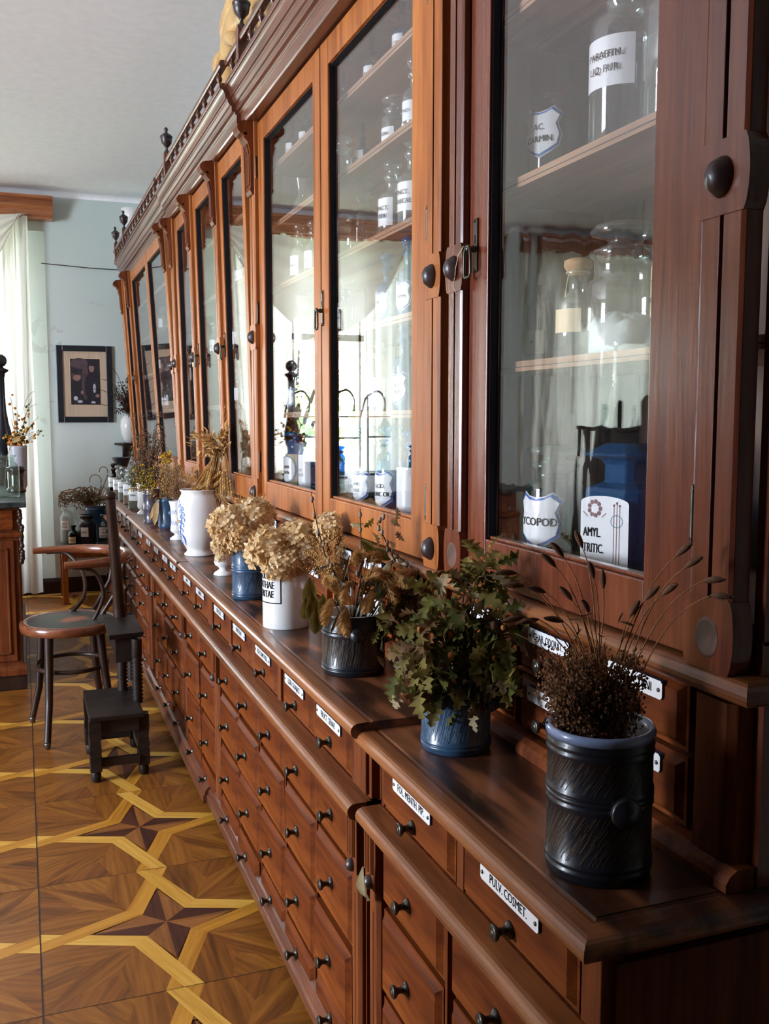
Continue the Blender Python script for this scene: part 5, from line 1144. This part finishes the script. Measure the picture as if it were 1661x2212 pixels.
for (fx_, fy), (tx, ty) in zip(feet, tops):
    m = MB(); P = [Vector((tx,ty,zs-.03)), Vector((tx+(fx_-tx)*.12, ty+(fy-ty)*.12, .36)), Vector((tx+(fx_-tx)*.38, ty+(fy-ty)*.38, .18)), Vector((fx_,fy,.028))]
    pts = []
    for i in range(13):
        q = i/12*3; k = min(2,int(q)); f = q-k; pts.append(P[k].lerp(P[k+1], f))
    m.tube(pts, [.021-.006*i/12 for i in range(13)], 12); o = m.build('leg', W['dark'], t)
    m = MB(); m.lathe([(.0001,0),(.010,.001),(.013,.008),(.015,.022),(.016,.030),(.0001,.030)], (fx_,fy,0), 14); m.build('foot_cap', M['steel'], o)
m = MB(); m.tube([(cx+.165*math.cos(a), cy+.185*math.sin(a), .315) for a in [i*2*PI/40 for i in range(41)]], .0105, 8, 0, False); m.build('stretcher_ring', W['dark'], t)
hp = [(.035,5.235,.812),(.16,5.25,.812),(.29,5.235,.812),(.40,5.16,.812),(.465,5.04,.812),(.475,4.92,.812),(.44,4.80,.812),(.37,4.715,.812),(.28,4.68,.812),(.165,4.665,.812)]
def smooth(P, n=5):
    P = [Vector(p) for p in P]; out = []
    for i in range(len(P)-1):
        a, b_, c_, d = P[max(0,i-1)], P[i], P[i+1], P[min(len(P)-1,i+2)]
        for k in range(n):
            t_ = k/n; out.append(.5*((2*b_)+(c_-a)*t_+(2*a-5*b_+4*c_-d)*t_*t_+(3*b_-a-3*c_+d)*t_**3))
    return out + [P[-1]]
m = MB(); S = smooth(hp); m.tube(S, [.0125+.010*math.sin(PI*min(1,i/len(S)*1.0)) for i in range(len(S))], 12, 0, True, 1.25); m.build('arm_hoop', W['chair'], t)
for pts in ([(.10,5.245,.80),(.20,5.24,.79),(.27,5.15,.70),(.27,5.05,.60),(.21,4.99,.53)], [(.20,4.675,.80),(.30,4.70,.77),(.34,4.72,.66),(.31,4.75,.56),(.28,4.77,.51)]):
    m = MB(); m.tube(smooth(pts), .010, 10); m.build('arm_brace', W['dark'], t)
for x_, y_ in ((.43,5.09),(.455,4.86)):
    m = MB(); m.tube([(x_-.13,y_-.05 if y_>5 else y_+.02,.50),(x_-.03,y_,.66),(x_,y_,.80)], .012, 10); m.build('back_post', W['dark'], t)

# ------------------------------------------------------------------ library step stool with a pole
t = thing('step_stool', 'dark two-step library stool with spiral posts and a tall hand pole, against the drawer counter', 'stool', (.34, 4.25, 0))
x0, x1, y0, y1 = .225, .43, 4.0, 4.40
m = MB(); m.box(x0-.008, x1+.006, y0-.015, y1+.012, .262, .282); m.build('lower_step', W['stool'], t, bevel=.005)
m = MB(); m.box(x0+.012, x1-.012, y0+.012, y0+.03, .20, .262); m.box(x0+.012, x1-.012, y1-.03, y1-.012, .20, .262); m.box(x0+.012, x0+.03, y0+.02, y1-.02, .20, .262); m.box(x1-.03, x1-.012, y0+.02, y1-.02, .20, .262); m.build('apron', W['stool'], t, bevel=.003)
def sqleg(x, y, zt, sx=.024):
    m = MB(); m.box(x-sx, x+sx, y-sx, y+sx, .045, .115)
    m.lathe([(.0001,0),(.017,0),(.021,.02),(.019,.045),(.0001,.046)], (x,y,0), 14)
    m.prism([(x-sx*.8,.115),(x-sx,.13),(x-sx*.85,.17),(x-sx,.20),(x-sx,zt),(x+sx,zt),(x+sx,.20),(x+sx*.85,.17),(x+sx,.13),(x+sx*.8,.115)], 'y', y-sx*.9, y+sx*.9)
    return m.build('leg', W['stool'], t, bevel=.004)
for x, y in ((x0+.015,y0+.02),(x1+.005,y0+.045),(x0+.015,y1-.02),(x1+.005,y1)): sqleg(x, y, .262)
m = MB(); m.box(x0+.03, x1-.01, y0+.012, y0+.035, .06, .095); m.box(x0+.005, x0+.028, y0+.03, y1-.03, .06, .095); m.box(x0+.03, x1-.01, y1-.035, y1-.012, .06, .095); m.box(x1-.005, x1+.018, y0+.06, y1-.02, .06, .095); m.build('stretchers', W['stool'], t, bevel=.003)
m = MB(); m.prism([(.318,4.20),(.468,4.225),(.470,4.62),(.33,4.60)], 'z', .548, .568); m.build('upper_step', W['stool'], t, bevel=.005)
m = MB(); m.box(.345, .455, 4.225, 4.245, .44, .548); m.box(.435, .455, 4.245, 4.57, .44, .548); m.box(.345, .36, 4.245, 4.57, .47, .548); m.build('apron', W['stool'], t, bevel=.003)
for x, y in ((.432,4.185),(.385,4.36),(.445,4.55)):
    m = MB(); pr = [(.022,.27)]
    for k in range(11): pr += [(.017,.278+k*.0165),(.0245,.286+k*.0165)]
    pr += [(.018,.462),(.022,.47),(.022,.55)]; m.lathe(pr, (x,y,0), 18); m.build('spiral_post', W['stool'], t)
m = MB(); m.tube([(.402,4.60,.56),(.400,4.595,.63)], .030, 16); m.tube([(.400,4.595,.60),(.382,4.53,.88),(.362,4.46,1.135)], [.026,.025,.022], 18)
m.ball((.362,4.46,1.15), .027, 0, 18, (1,1,.75)); m.build('hand_pole', W['dark'], t)

# ------------------------------------------------------------------ laboratory bench at the left edge
bx0, bx1, by0, by1, bz = -1.35, -.005, 5.55, 7.75, 1.04
t = thing('laboratory_bench', 'tall panelled wooden bench with a dark stone top at the left edge', 'bench', (-.65, 6.6, 0))
m = MB(); m.box(bx0+.05, bx1-.03, by0+.04, by1-.04, .09, bz-.035); m.build('carcass', W['low'], t, bevel=.002)
m = MB(); m.box(bx0, bx1+.015, by0-.02, by1, bz-.030, bz); m.build('stone_top', plain('dark_stone', (.03,.033,.032), .5, coat=.0, var=.9, spec=.2), t, bevel=.006)
m = MB(); m.box(bx0+.03, bx1-.012, by0+.02, by1-.02, .0, .085); m.build('plinth', W['dark'], t, bevel=.004)
m = MB(); m.prism([(by0+.04,.085),(by0+.005,.085),(by0+.005,.115),(by0+.025,.135),(by0+.04,.14)], 'x', bx0+.03, bx1-.012); m.build('moulding', W['low'], t); m = MB(); m.prism([(by0+.04,.845),(by0+.012,.85),(by0+.006,.862),(by0+.02,.872),(by0+.04,.875)], 'x', bx0+.03, bx1-.012); m.build('moulding', W['low'], t)
for k in range(3):
    a = bx1-.055-k*.42-.36; e = a+.36
    m = MB(); m.box(a, e, by0+.026, by0+.05, .885, .995); d = m.build('drawer', W['dr'], t, bevel=.003)
    m = MB(); m.box(a, e, by0+.028, by0+.05, .16, .83)
    for q in ((a+.03,a+.042,.20,.79),(e-.042,e-.03,.20,.79),(a+.03,e-.03,.20,.212),(a+.03,e-.03,.778,.79)): m.box(q[0], q[1], by0+.020, by0+.05, q[2], q[3])
    m.build('door', W['low'], t, bevel=.003)
m = MB(); r = random.Random(3)
for z in (.985,.968,.951,.934,.917,.900,.883,.866,.849,.832,.815,.798,.781,.764,.747,.73,.713):      # carved drops on the corner
    m.ball((bx1-.02+r.uniform(-.004,.010), by0+.03, z), r.uniform(.010,.015), 0, 10, (1,1,1.3))
m.build('carved_corner', W['dark'], t)
def flame_col(x, y, z):
    t = thing('turned_column', 'dark turned column with a ball finial standing on the bench', 'column', (x, y, z)); m = MB()
    m.box(x-.055, x+.055, y-.055, y+.055, z, z+.16); m.build('base', W['dark'], t, bevel=.006)
    m = MB(); m.lathe([(.0001,.16),(.055,.16),(.056,.175),(.032,.19),(.030,.205),(.048,.25),(.060,.30),(.058,.35),(.042,.42),(.030,.50),(.026,.60),(.025,.72),(.030,.735),(.030,.75),(.052,.765),(.054,.775),(.030,.785),(.018,.795),(.0001,.80)], (x,y,z), 28); m.build('shaft', plain('dark_metal_column', (.022,.022,.026), .30, .4, var=.2), t)
    m = MB(); m.ball((x,y,z+.835), .045, 0, 20); m.build('finial', M['gblack'], t)
flame_col(-.12, 7.05, bz)
x, y = -.027, 6.62
t = vase('bench_vase', 'pale grey straight vase with orange berries at the end of the bench', x, y, bz, [(.0001,0),(.042,0),(.052,.02),(.056,.20),(.058,.26),(.060,.275),(.054,.272),(.050,.02),(.0001,.015)], plain('grey_china', (.42,.41,.44), .25, coat=.4, var=.08))
t = plant('berry_branch', 'thin twigs with orange berries and dry leaves in the pale grey vase', (x, y, bz+.27)); st = MB(); br = MB(); r = random.Random(10); c = (x, y, bz+.27)
for i in range(17):
    a, b_ = r.uniform(-.06,.15), r.uniform(.06,.36); a = a*(1.2-b_*1.5); p = bez(L3(c, 0, -.10, 0), L3(c, a*.3, b_*.5, 0), L3(c, a, b_, r.uniform(-.05,.05)), 6); st.tube(p, .0015, 4, 0, False)
    for k in range(7):
        q = p[r.randrange(2,7)] + rv(r)*.02; st.ball(q, r.uniform(.005,.010), 1+r.choices([0,1,2],[4,3,2])[0], 8)
for i in range(34): q = L3(c, r.uniform(-.06,.06), r.uniform(.0,.07), r.uniform(-.05,.05)); st.ball(q, r.uniform(.006,.012), 1+r.choices([0,1,2],[4,2,2])[0], 7)
for a, b_ in [(.17,.10),(.14,.27),(.12,.35)]: st.tube(bez(L3(c,0,0,0), L3(c,.05,b_,0), L3(c,a,b_,0)), .0012, 4, 0, False)
st.build('berry_twigs', PM_['stem'] + [leafmat('orange_berry', (.42,.10,.015), (.58,.20,.03), .1), leafmat('amber_berry', (.45,.22,.03), (.60,.36,.08), .1), PM_['oak'][0]], t)
t = thing('amber_canister', 'dark brown lidded canister standing before the grey vase', 'jar', (-.04, 6.3, bz)); m = MB(); m.lathe([(.0001,0),(.055,0),(.056,.02),(.048,.025),(.048,.13),(.0001,.131)], (-.04,6.3,bz), 28); m.build('body', plain('deep_amber', (.045,.016,.008), .2, coat=.5, var=.4), t)
m = MB(); m.lathe([(.0001,.128),(.054,.130),(.056,.14),(.054,.152),(.035,.158),(.0001,.160)], (-.04,6.3,bz), 28); m.build('lid', M['gblack'], t)
bottle('bench_jar', 'large greenish clear jar cut off by the left edge, a dried stalk in it', 'jar', -.095, 5.95, bz, .075, .26, 'wide', glass('pale_green_jar', (.72,.80,.74), .03, milky=.10, body=(.25,.30,.26)), None, None)
t = plant('jar_stalk', 'single dried stalk with a pale pod in the greenish bench jar', (-.09, 5.95, bz+.2)); m = MB(); m.tube(bez(Vector((-.10,5.95,bz+.05)), Vector((-.09,5.95,bz+.25)), Vector((-.045,5.95,bz+.33))), .003, 6); leaf(m, (-.05,5.95,bz+.31), (1,0,.9), (0,-1,0), .06, OVAL_W, .2, .4, 0, False); m.build('stalk', leafmat('pale_stalk', (.35,.22,.09), (.5,.34,.16)), t)
# glassware on the bench, mirrored in the cabinet panes
def retort(x, y, lab, h):
    t = thing('retort_stand', lab, 'laboratory stand', (x, y, bz)); m = MB()
    m.box(x-.07, x+.07, y-.05, y+.05, bz, bz+.015); m.tube([(x,y,bz+.01),(x,y,bz+h)], .007, 8)
    for z in (.3, .46):
        m.tube([(x,y,bz+z),(x-.10,y,bz+z)], .006, 6); m.tube([(x-.14+.045*math.cos(a), y+.045*math.sin(a), bz+z) for a in [i*PI/10 for i in range(21)]], .005, 6, 0, False)
    m.build('stand', M['metal'], t); m = MB(); m.lathe([(.0001,0),(.05,.01),(.065,.06),(.04,.11),(.018,.13),(.018,.22)], (x-.14,y,bz+.30), 20); m.build('flask', M['clear'], t)
    m = MB(); m.tube(smooth([(x-.14,y,bz+.50),(x-.14,y,bz+.60),(x-.08,y,bz+.66),(x+.02,y,bz+.60),(x+.06,y,bz+.45)]), .008, 8); m.build('tube', M['metal'], t); return t
retort(-.20, 7.35, 'tall brass retort stand behind the column, seen in the glass doors', .72)
retort(-.42, 6.9, 'lower retort stand with a round flask, reflected in the glass doors', .56)
retort(-.78, 7.2, 'retort stand at the far side of the bench, seen in the glass doors', .62)
for i, (x, y, r_, h, g_) in enumerate(((-.50,7.4,.06,.22,'clear'),(-.30,6.75,.05,.25,'clear'),(-.62,7.45,.05,.20,'bglass'),(-.95,7.3,.06,.24,'clear'),(-1.1,7.0,.055,.22,'gglass'))):
    bottle('bench_bottle', ['wide clear jar by the tall retort stand on the bench', 'tall clear bottle in the middle of the bench', 'turquoise bottle at the window side of the bench', 'clear stoppered bottle at the far left of the bench', 'green bottle at the far left of the bench'][i], 'bottle', x, y, bz, r_, h, 'tinct' if i % 2 else 'wide', M[g_], None, 'ball')

# ------------------------------------------------------------------ low table with jars below the picture
t = thing('side_table', 'low wooden table below the framed picture, crowded with dark jars', 'table', (.50, 8.22, 0))
m = MB(); m.box(.235, .86, 8.0, 8.5, .435, .462); m.build('tabletop', wood('grey_table', (.05,.05,.042), (.10,.095,.08), (.15,.13,.11), 'x', rough=.5, coat=.1), t, bevel=.004)
m = MB(); m.box(.27, .77, 8.03, 8.47, .37, .435); m.build('apron', W['v'], t)
for x_, y_ in ((.29,8.05),(.75,8.05),(.29,8.45),(.75,8.45)): m = MB(); m.box(x_-.022, x_+.022, y_-.022, y_+.022, 0, .43); m.build('leg', W['v'], t, bevel=.003)
ca = lambda x_, y_: camang(x_, y_)
bottle('table_jar', 'tall clear jar at the left of the low table', 'jar', .335, 8.24, .462, .066, .33, 'wide', M['clear'], ('rect', .075, .075, .16, ['AQUA', 'ROSAE'], .018), None, None, ca(.335,8.24)-.5, (plain('pale_liquid', (.13,.17,.16), .3, var=.2), .35))
bottle('table_bottle', 'small dark bottle with a tan label at the front of the low table', 'bottle', .362, 8.06, .462, .040, .17, 'tinct', M['amber'], ('paper', .062, .052, .055, ['IODUM'], .016), None, None, ca(.362,8.06)-.35)
bottle('table_jar', 'black wide-mouthed jar in the middle of the low table', 'jar', .47, 8.10, .462, .070, .27, 'wide', M['gblack'], ('rect', .062, .075, .115, ['CARBO.'], .016), None, None, ca(.47,8.10)-.30)
bottle('table_jar', 'clear jar with a large label at the right of the low table', 'jar', .615, 8.10, .462, .068, .25, 'tinct', glass('blue_grey_glass', (.55,.64,.68), .03, milky=.12, body=(.12,.16,.18)), ('rect', .11, .085, .105, ['SULFUR', 'PRAEC.', 'DEPURAT.'], .020), None, None, ca(.615,8.10)-.05)
crock('table_crock', 'dark blue pot at the back of the low table holding curled dried stems', .56, 8.36, .462, .085, .30, (.02,.27), M['gblue'], M['glineb'])
r = random.Random(14); c = (.54, 8.36, .75); t = plant('curled_dried_fern', 'curling brown dried fern stems in the dark blue pot on the low table', c); m = MB()
for i in range(46):
    a, b_ = r.uniform(-.26,.14), r.uniform(.04,.18); e = L3(c, a, b_, r.uniform(-.1,.02)); p = bez(L3(c, 0, -.06, 0), L3(c, a*.4, b_+.05, 0), e, 8); R = r.uniform(.02,.04); cc = e-UP*R; p += [cc+RT*(R*math.sin(q)*(1 if a > 0 else -1))+UP*R*math.cos(q) for q in [k*.5 for k in range(1,8)]]; m.tube(p, .0032, 5, r.randrange(2), False)
    for k in range(10): q = p[r.randrange(3,len(p))]; leaf(m, q, rv(r)-UP*.4, rv(r), .022, OVAL_W, 1, .3, r.randrange(2), False)
for R, a, b_ in ((.05,.03,.22),(.035,.10,.30)): m.tube([L3(c, a+R*math.cos(q), b_+R*math.sin(q), -.02) for q in [k*.35-.4 for k in range(12)]], .004, 6, 0, False); m.tube([L3(c, .02,.0,0), L3(c, a+R, b_-.03, -.02)], .004, 6)
m.build('stems', [leafmat('rust_stem', (.17,.075,.03), (.28,.14,.06), .1), leafmat('olive_stem', (.11,.075,.03), (.18,.12,.05), .1)], t)
# bracket and vase on the end wall
t = thing('wall_bracket', 'small dark bracket shelf on the end wall behind the cabinet', 'shelf', (.82, 8.5, 1.26)); m = MB(); m.lathe([(.0001,0),(.04,0),(.09,.008),(.095,.018),(.09,.026),(.0001,.026)], (.83,8.505,1.252), 30); m.build('board', W['dark'], t); m = MB(); m.prism([(8.6,1.253),(8.46,1.253),(8.55,1.18),(8.6,1.12)], 'x', .81, .85); m.build('bracket', W['dark'], t)
vase('wall_vase', 'white egg-shaped vase on the small wall bracket', .862, 8.50, 1.279, [(.0001,0),(.03,0),(.045,.02),(.068,.08),(.074,.14),(.068,.19),(.05,.23),(.04,.235),(.0001,.20)], M['china'])
r = random.Random(17); c = (.865, 8.47, 1.51); t = plant('hanging_dried_bunch', 'dark dried twigs and seed heads in the white vase on the wall bracket', c); st = MB(); sd = MB()
for i in range(40):
    e = Vector(c)+Vector((r.uniform(-.14,.02), r.uniform(-.06,.05), r.uniform(.02,.27))); p = bez(Vector(c)-UP*.08, Vector(c)+UP*.1, e, 6); st.tube(p, .002, 4, 0, False)
    for k in range(16): bead(st, p[r.randrange(3,7)]+rv(r)*.02, r.uniform(.003,.007), 1+r.randrange(2), r, 1.3)
for a, b_ in [(-.22,.30),(-.30,.22),(-.18,.42),(-.34,.10)]: st.tube(bez(Vector(c), Vector(c)+Vector((a*.4,-.02,b_)), Vector(c)+Vector((a,-.04,b_)), 7), .0022, 4, 0, False)
st.build('seeded_twigs', PM_['twig'] + [PM_['seed'][2], PM_['grey'][2]], t)
# things on top of the cabinets
vase('cabinet_top_jar', 'white and blue flared jar on top of the farthest cabinet', .885, 8.12, 2.777, [(.0001,0),(.06,0),(.055,.02),(.07,.08),(.078,.18),(.068,.28),(.062,.32),(.085,.375),(.080,.376),(.055,.32),(.0001,.30)], M['china'], 'jar', [(.24,.073)])
t = thing('carved_figure', 'golden carved wooden figure on top of the cabinet, behind the gallery rail', 'carving', (.91, 3.9, 2.777)); m = MB()
gm = wood('golden_carving', (.30,.15,.045), (.47,.27,.09), (.60,.38,.15), 'z', rough=.38, coat=.2)
S = smooth([(.90,4.27,2.775),(.90,4.26,2.86),(.895,4.22,2.95),(.89,4.13,3.02),(.89,4.0,3.06),(.89,3.84,3.07),(.89,3.70,3.04),(.89,3.60,2.96),(.89,3.55,2.86),(.89,3.54,2.78)])
m.tube(S, [.032+.040*math.sin(PI*i/(len(S)-1)) for i in range(len(S))], 16)
S = smooth([(.868,4.27,2.955),(.848,4.285,2.985),(.846,4.265,3.015),(.856,4.22,3.03),(.862,4.16,3.02)]); m.tube(S, [.012+.014*math.sin(PI*min(1,.25+.75*i/(len(S)-1))) for i in range(len(S))], 12)
S = smooth([(.866,4.20,3.04),(.850,4.12,3.085),(.850,4.0,3.115),(.855,3.88,3.125),(.865,3.76,3.11),(.875,3.66,3.06)]); m.tube(S, [.014+.026*math.sin(PI*i/(len(S)-1)) for i in range(len(S))], 12)
S = smooth([(.85,4.05,3.03),(.838,3.96,3.0),(.84,3.86,2.95),(.85,3.80,2.88),(.86,3.78,2.79)]); m.tube(S, [.030-.012*i/(len(S)-1) for i in range(len(S))], 12)
for k in range(5): m.ball((.846,4.18-.038*k,3.045+.012*k), .010, 0, 10)
for z in (2.80, 2.83): m.lathe([(.034,-.005),(.041,0),(.034,.005)], (.90,4.27,z), 18)
m.ball((.905,4.315,2.79), .012, 0, 10)
m.build('figure', gm, t)
m = MB()

t = thing('dark_dresser', 'dark low dresser before the second window, only seen mirrored in the nearest glass door', 'dresser', (-4.7, 8.15, 0))
m = MB(); m.box(-5.35, -3.45, 7.9, 8.4, .08, 1.36); m.build('carcass', W['dark'], t, bevel=.004)
m = MB(); m.box(-5.4, -3.40, 7.86, 8.42, 1.36, 1.40); m.build('top', W['dark'], t, bevel=.006)
m = MB(); m.prism([(-5.3,1.40),(-5.3,1.66),(-4.9,1.72),(-4.62,1.84),(-4.34,1.72),(-3.98,1.66),(-3.98,1.40)], 'y', 8.25, 8.33); m.build('backboard', W['dark'], t, bevel=.006)
m = MB(); m.box(-5.33, -3.47, 7.92, 8.38, 0, .08); m.build('plinth', W['dark'], t)
for k in range(3): m = MB(); m.box(-5.30+k*.62, -4.73+k*.62, 7.88, 7.91, .15, 1.30); m.build('door', W['dark'], t, bevel=.004)
bottle('dresser_jar', 'clear jar on the dark dresser, mirrored in the nearest glass door', 'jar', -3.7, 8.1, 1.40, .06, .20, 'wide', M['clear'], None, 'disc')
t = thing('dried_leaf', 'curled beige dried leaf caught on the ball pilaster of the near drawer counter', 'leaf', (.60, 1.70, .56)); m = MB()
leaf(m, (.596,1.703,.625), (0,.15,-1), (-1,-.3,0), .085, [(0,.02),(.25,.10),(.55,.20),(.8,.16),(1,.03)], .5, .7, 0, False); m.build('blade', PM_['oak'][3], t)
m = MB(); m.tube([(.852,1.852,1.79),(.845,1.835,1.80),(.842,1.815,1.825),(.848,1.803,1.842)], .0008, 5); m.tube([(.852,1.853,1.788),(.846,1.848,1.770),(.85,1.843,1.755)], .0008, 5); tag(m.build('string', M['paper']), 'loose tan string tied between a turned boss and the latch of the nearest door', 'string')
# ------------------------------------------------------------------ trees and ground outside, daylight, camera
m = MB(); m.box(-14, 12, 9.2, 30, -1.4, -1.2); o = m.build('ground', plain('garden_ground', (.20,.24,.10), .9, var=.4)); struct(o)
tr = random.Random(30); tm = [leafmat('garden_leaf_light', (.40,.50,.22), (.55,.64,.34), .4), leafmat('garden_leaf_dark', (.25,.34,.14), (.38,.46,.22), .4)]
for i, (x, y, s) in enumerate(((-1.9,13.5,1.0),(2.0,19.0,1.4),(-5.6,14.5,1.0),(-9.5,17,1.3))):
    t = thing('garden_tree', ['leafy garden tree outside the bench window, left', 'leafy garden tree outside the bench window, right', 'leafy garden tree outside the second window', 'leafy garden tree far left outside the second window'][i], 'tree', (x, y, -1.2))
    m = MB(); m.tube([(x,y,-1.2),(x+.05,y,.3),(x-.1,y+.1,1.8)], [.12,.10,.05], 8)
    for k in range(5): m.tube([(x,y,.6+.2*k),(x+tr.uniform(-1,1)*s*.6,y+tr.uniform(-.5,.5),1.6+.3*k)], [.05,.015], 5)
    m.build('trunk', PM_['twig'], t); m = MB()
    for k in range(700):
        q = Vector((x,y,1.5))+Vector((max(-1.2,min(1.2,tr.gauss(0,.6)))*s, max(-1,min(1,tr.gauss(0,.45)))*s, max(-1.2,min(1.2,tr.gauss(0,.6)))*s)); leaf(m, q, rv(tr), rv(tr), tr.uniform(.12,.22), OVAL_W, .4, .3, tr.randrange(2), False)
    m.build('crown', tm, t)
w = bpy.data.worlds.new('Sky'); scene.world = w; w.use_nodes = True; nt = w.node_tree; bg = nt.nodes['Background']
sky = N(nt, 'ShaderNodeTexSky'); sky.sky_type = 'HOSEK_WILKIE' if False else 'PREETHAM'; sky.turbidity = 6; sky.sun_direction = (-.5,.55,.65)
mx = N(nt, 'ShaderNodeMix', data_type='RGBA'); mx.inputs[0].default_value = .75; nt.links.new(sky.outputs[0], mx.inputs[6]); mx.inputs[7].default_value = (.78,.93,1.13,1)
nt.links.new(mx.outputs[2], bg.inputs[0]); bg.inputs[1].default_value = SKY
def area(name, loc, rot, sx, sy, e, col=(1,.97,.92), portal=False, spread=PI):
    l = bpy.data.lights.new(name, 'AREA'); l.shape = 'RECTANGLE'; l.size = sx; l.size_y = sy; l.energy = e; l.color = col; l.spread = spread
    if portal: l.cycles.is_portal = True
    o = bpy.data.objects.new(name, l); COL.objects.link(o); o.location = loc; o.rotation_euler = rot; return o
for i, (a, e) in enumerate(WIN): area('daylight_back_%d' % (i+1), ((a+e)/2, YB+.40, (SILL+HEAD)/2), (-PI/2,0,0), e-a+.2, HEAD-SILL+.2, 0, portal=True)
for i, (a, e) in enumerate(LW): area('daylight_left_%d' % (i+1), (XL-.40, (a+e)/2, (SILL+HEAD)/2), (0,-PI/2,0), HEAD-SILL+.2, e-a+.2, 0, portal=True)
area('window_daylight', (XL-.42, 2.6, (SILL+HEAD)/2), (0,-PI/2,0), HEAD-SILL, 2.2, SIDE, (.79,.93,1.13))
cam = bpy.data.cameras.new('camera'); co = bpy.data.objects.new('camera', cam); COL.objects.link(co); scene.camera = co
cam.sensor_fit = 'AUTO'; cam.sensor_width = 36; cam.lens = 33.852; cam.clip_start = .02
co.location = (0,0,1.5); co.rotation_euler = (PI/2-math.radians(5.656), 0, -math.radians(20.5965))
scene.view_settings.view_transform = 'Standard'; scene.view_settings.look = 'None'; scene.view_settings.gamma = 1; scene.view_settings.exposure = EXPO
scene.view_settings.use_curve_mapping = False
scene.cycles.max_bounces = 10; scene.cycles.transparent_max_bounces = 24; scene.cycles.glossy_bounces = 5; scene.cycles.diffuse_bounces = 5
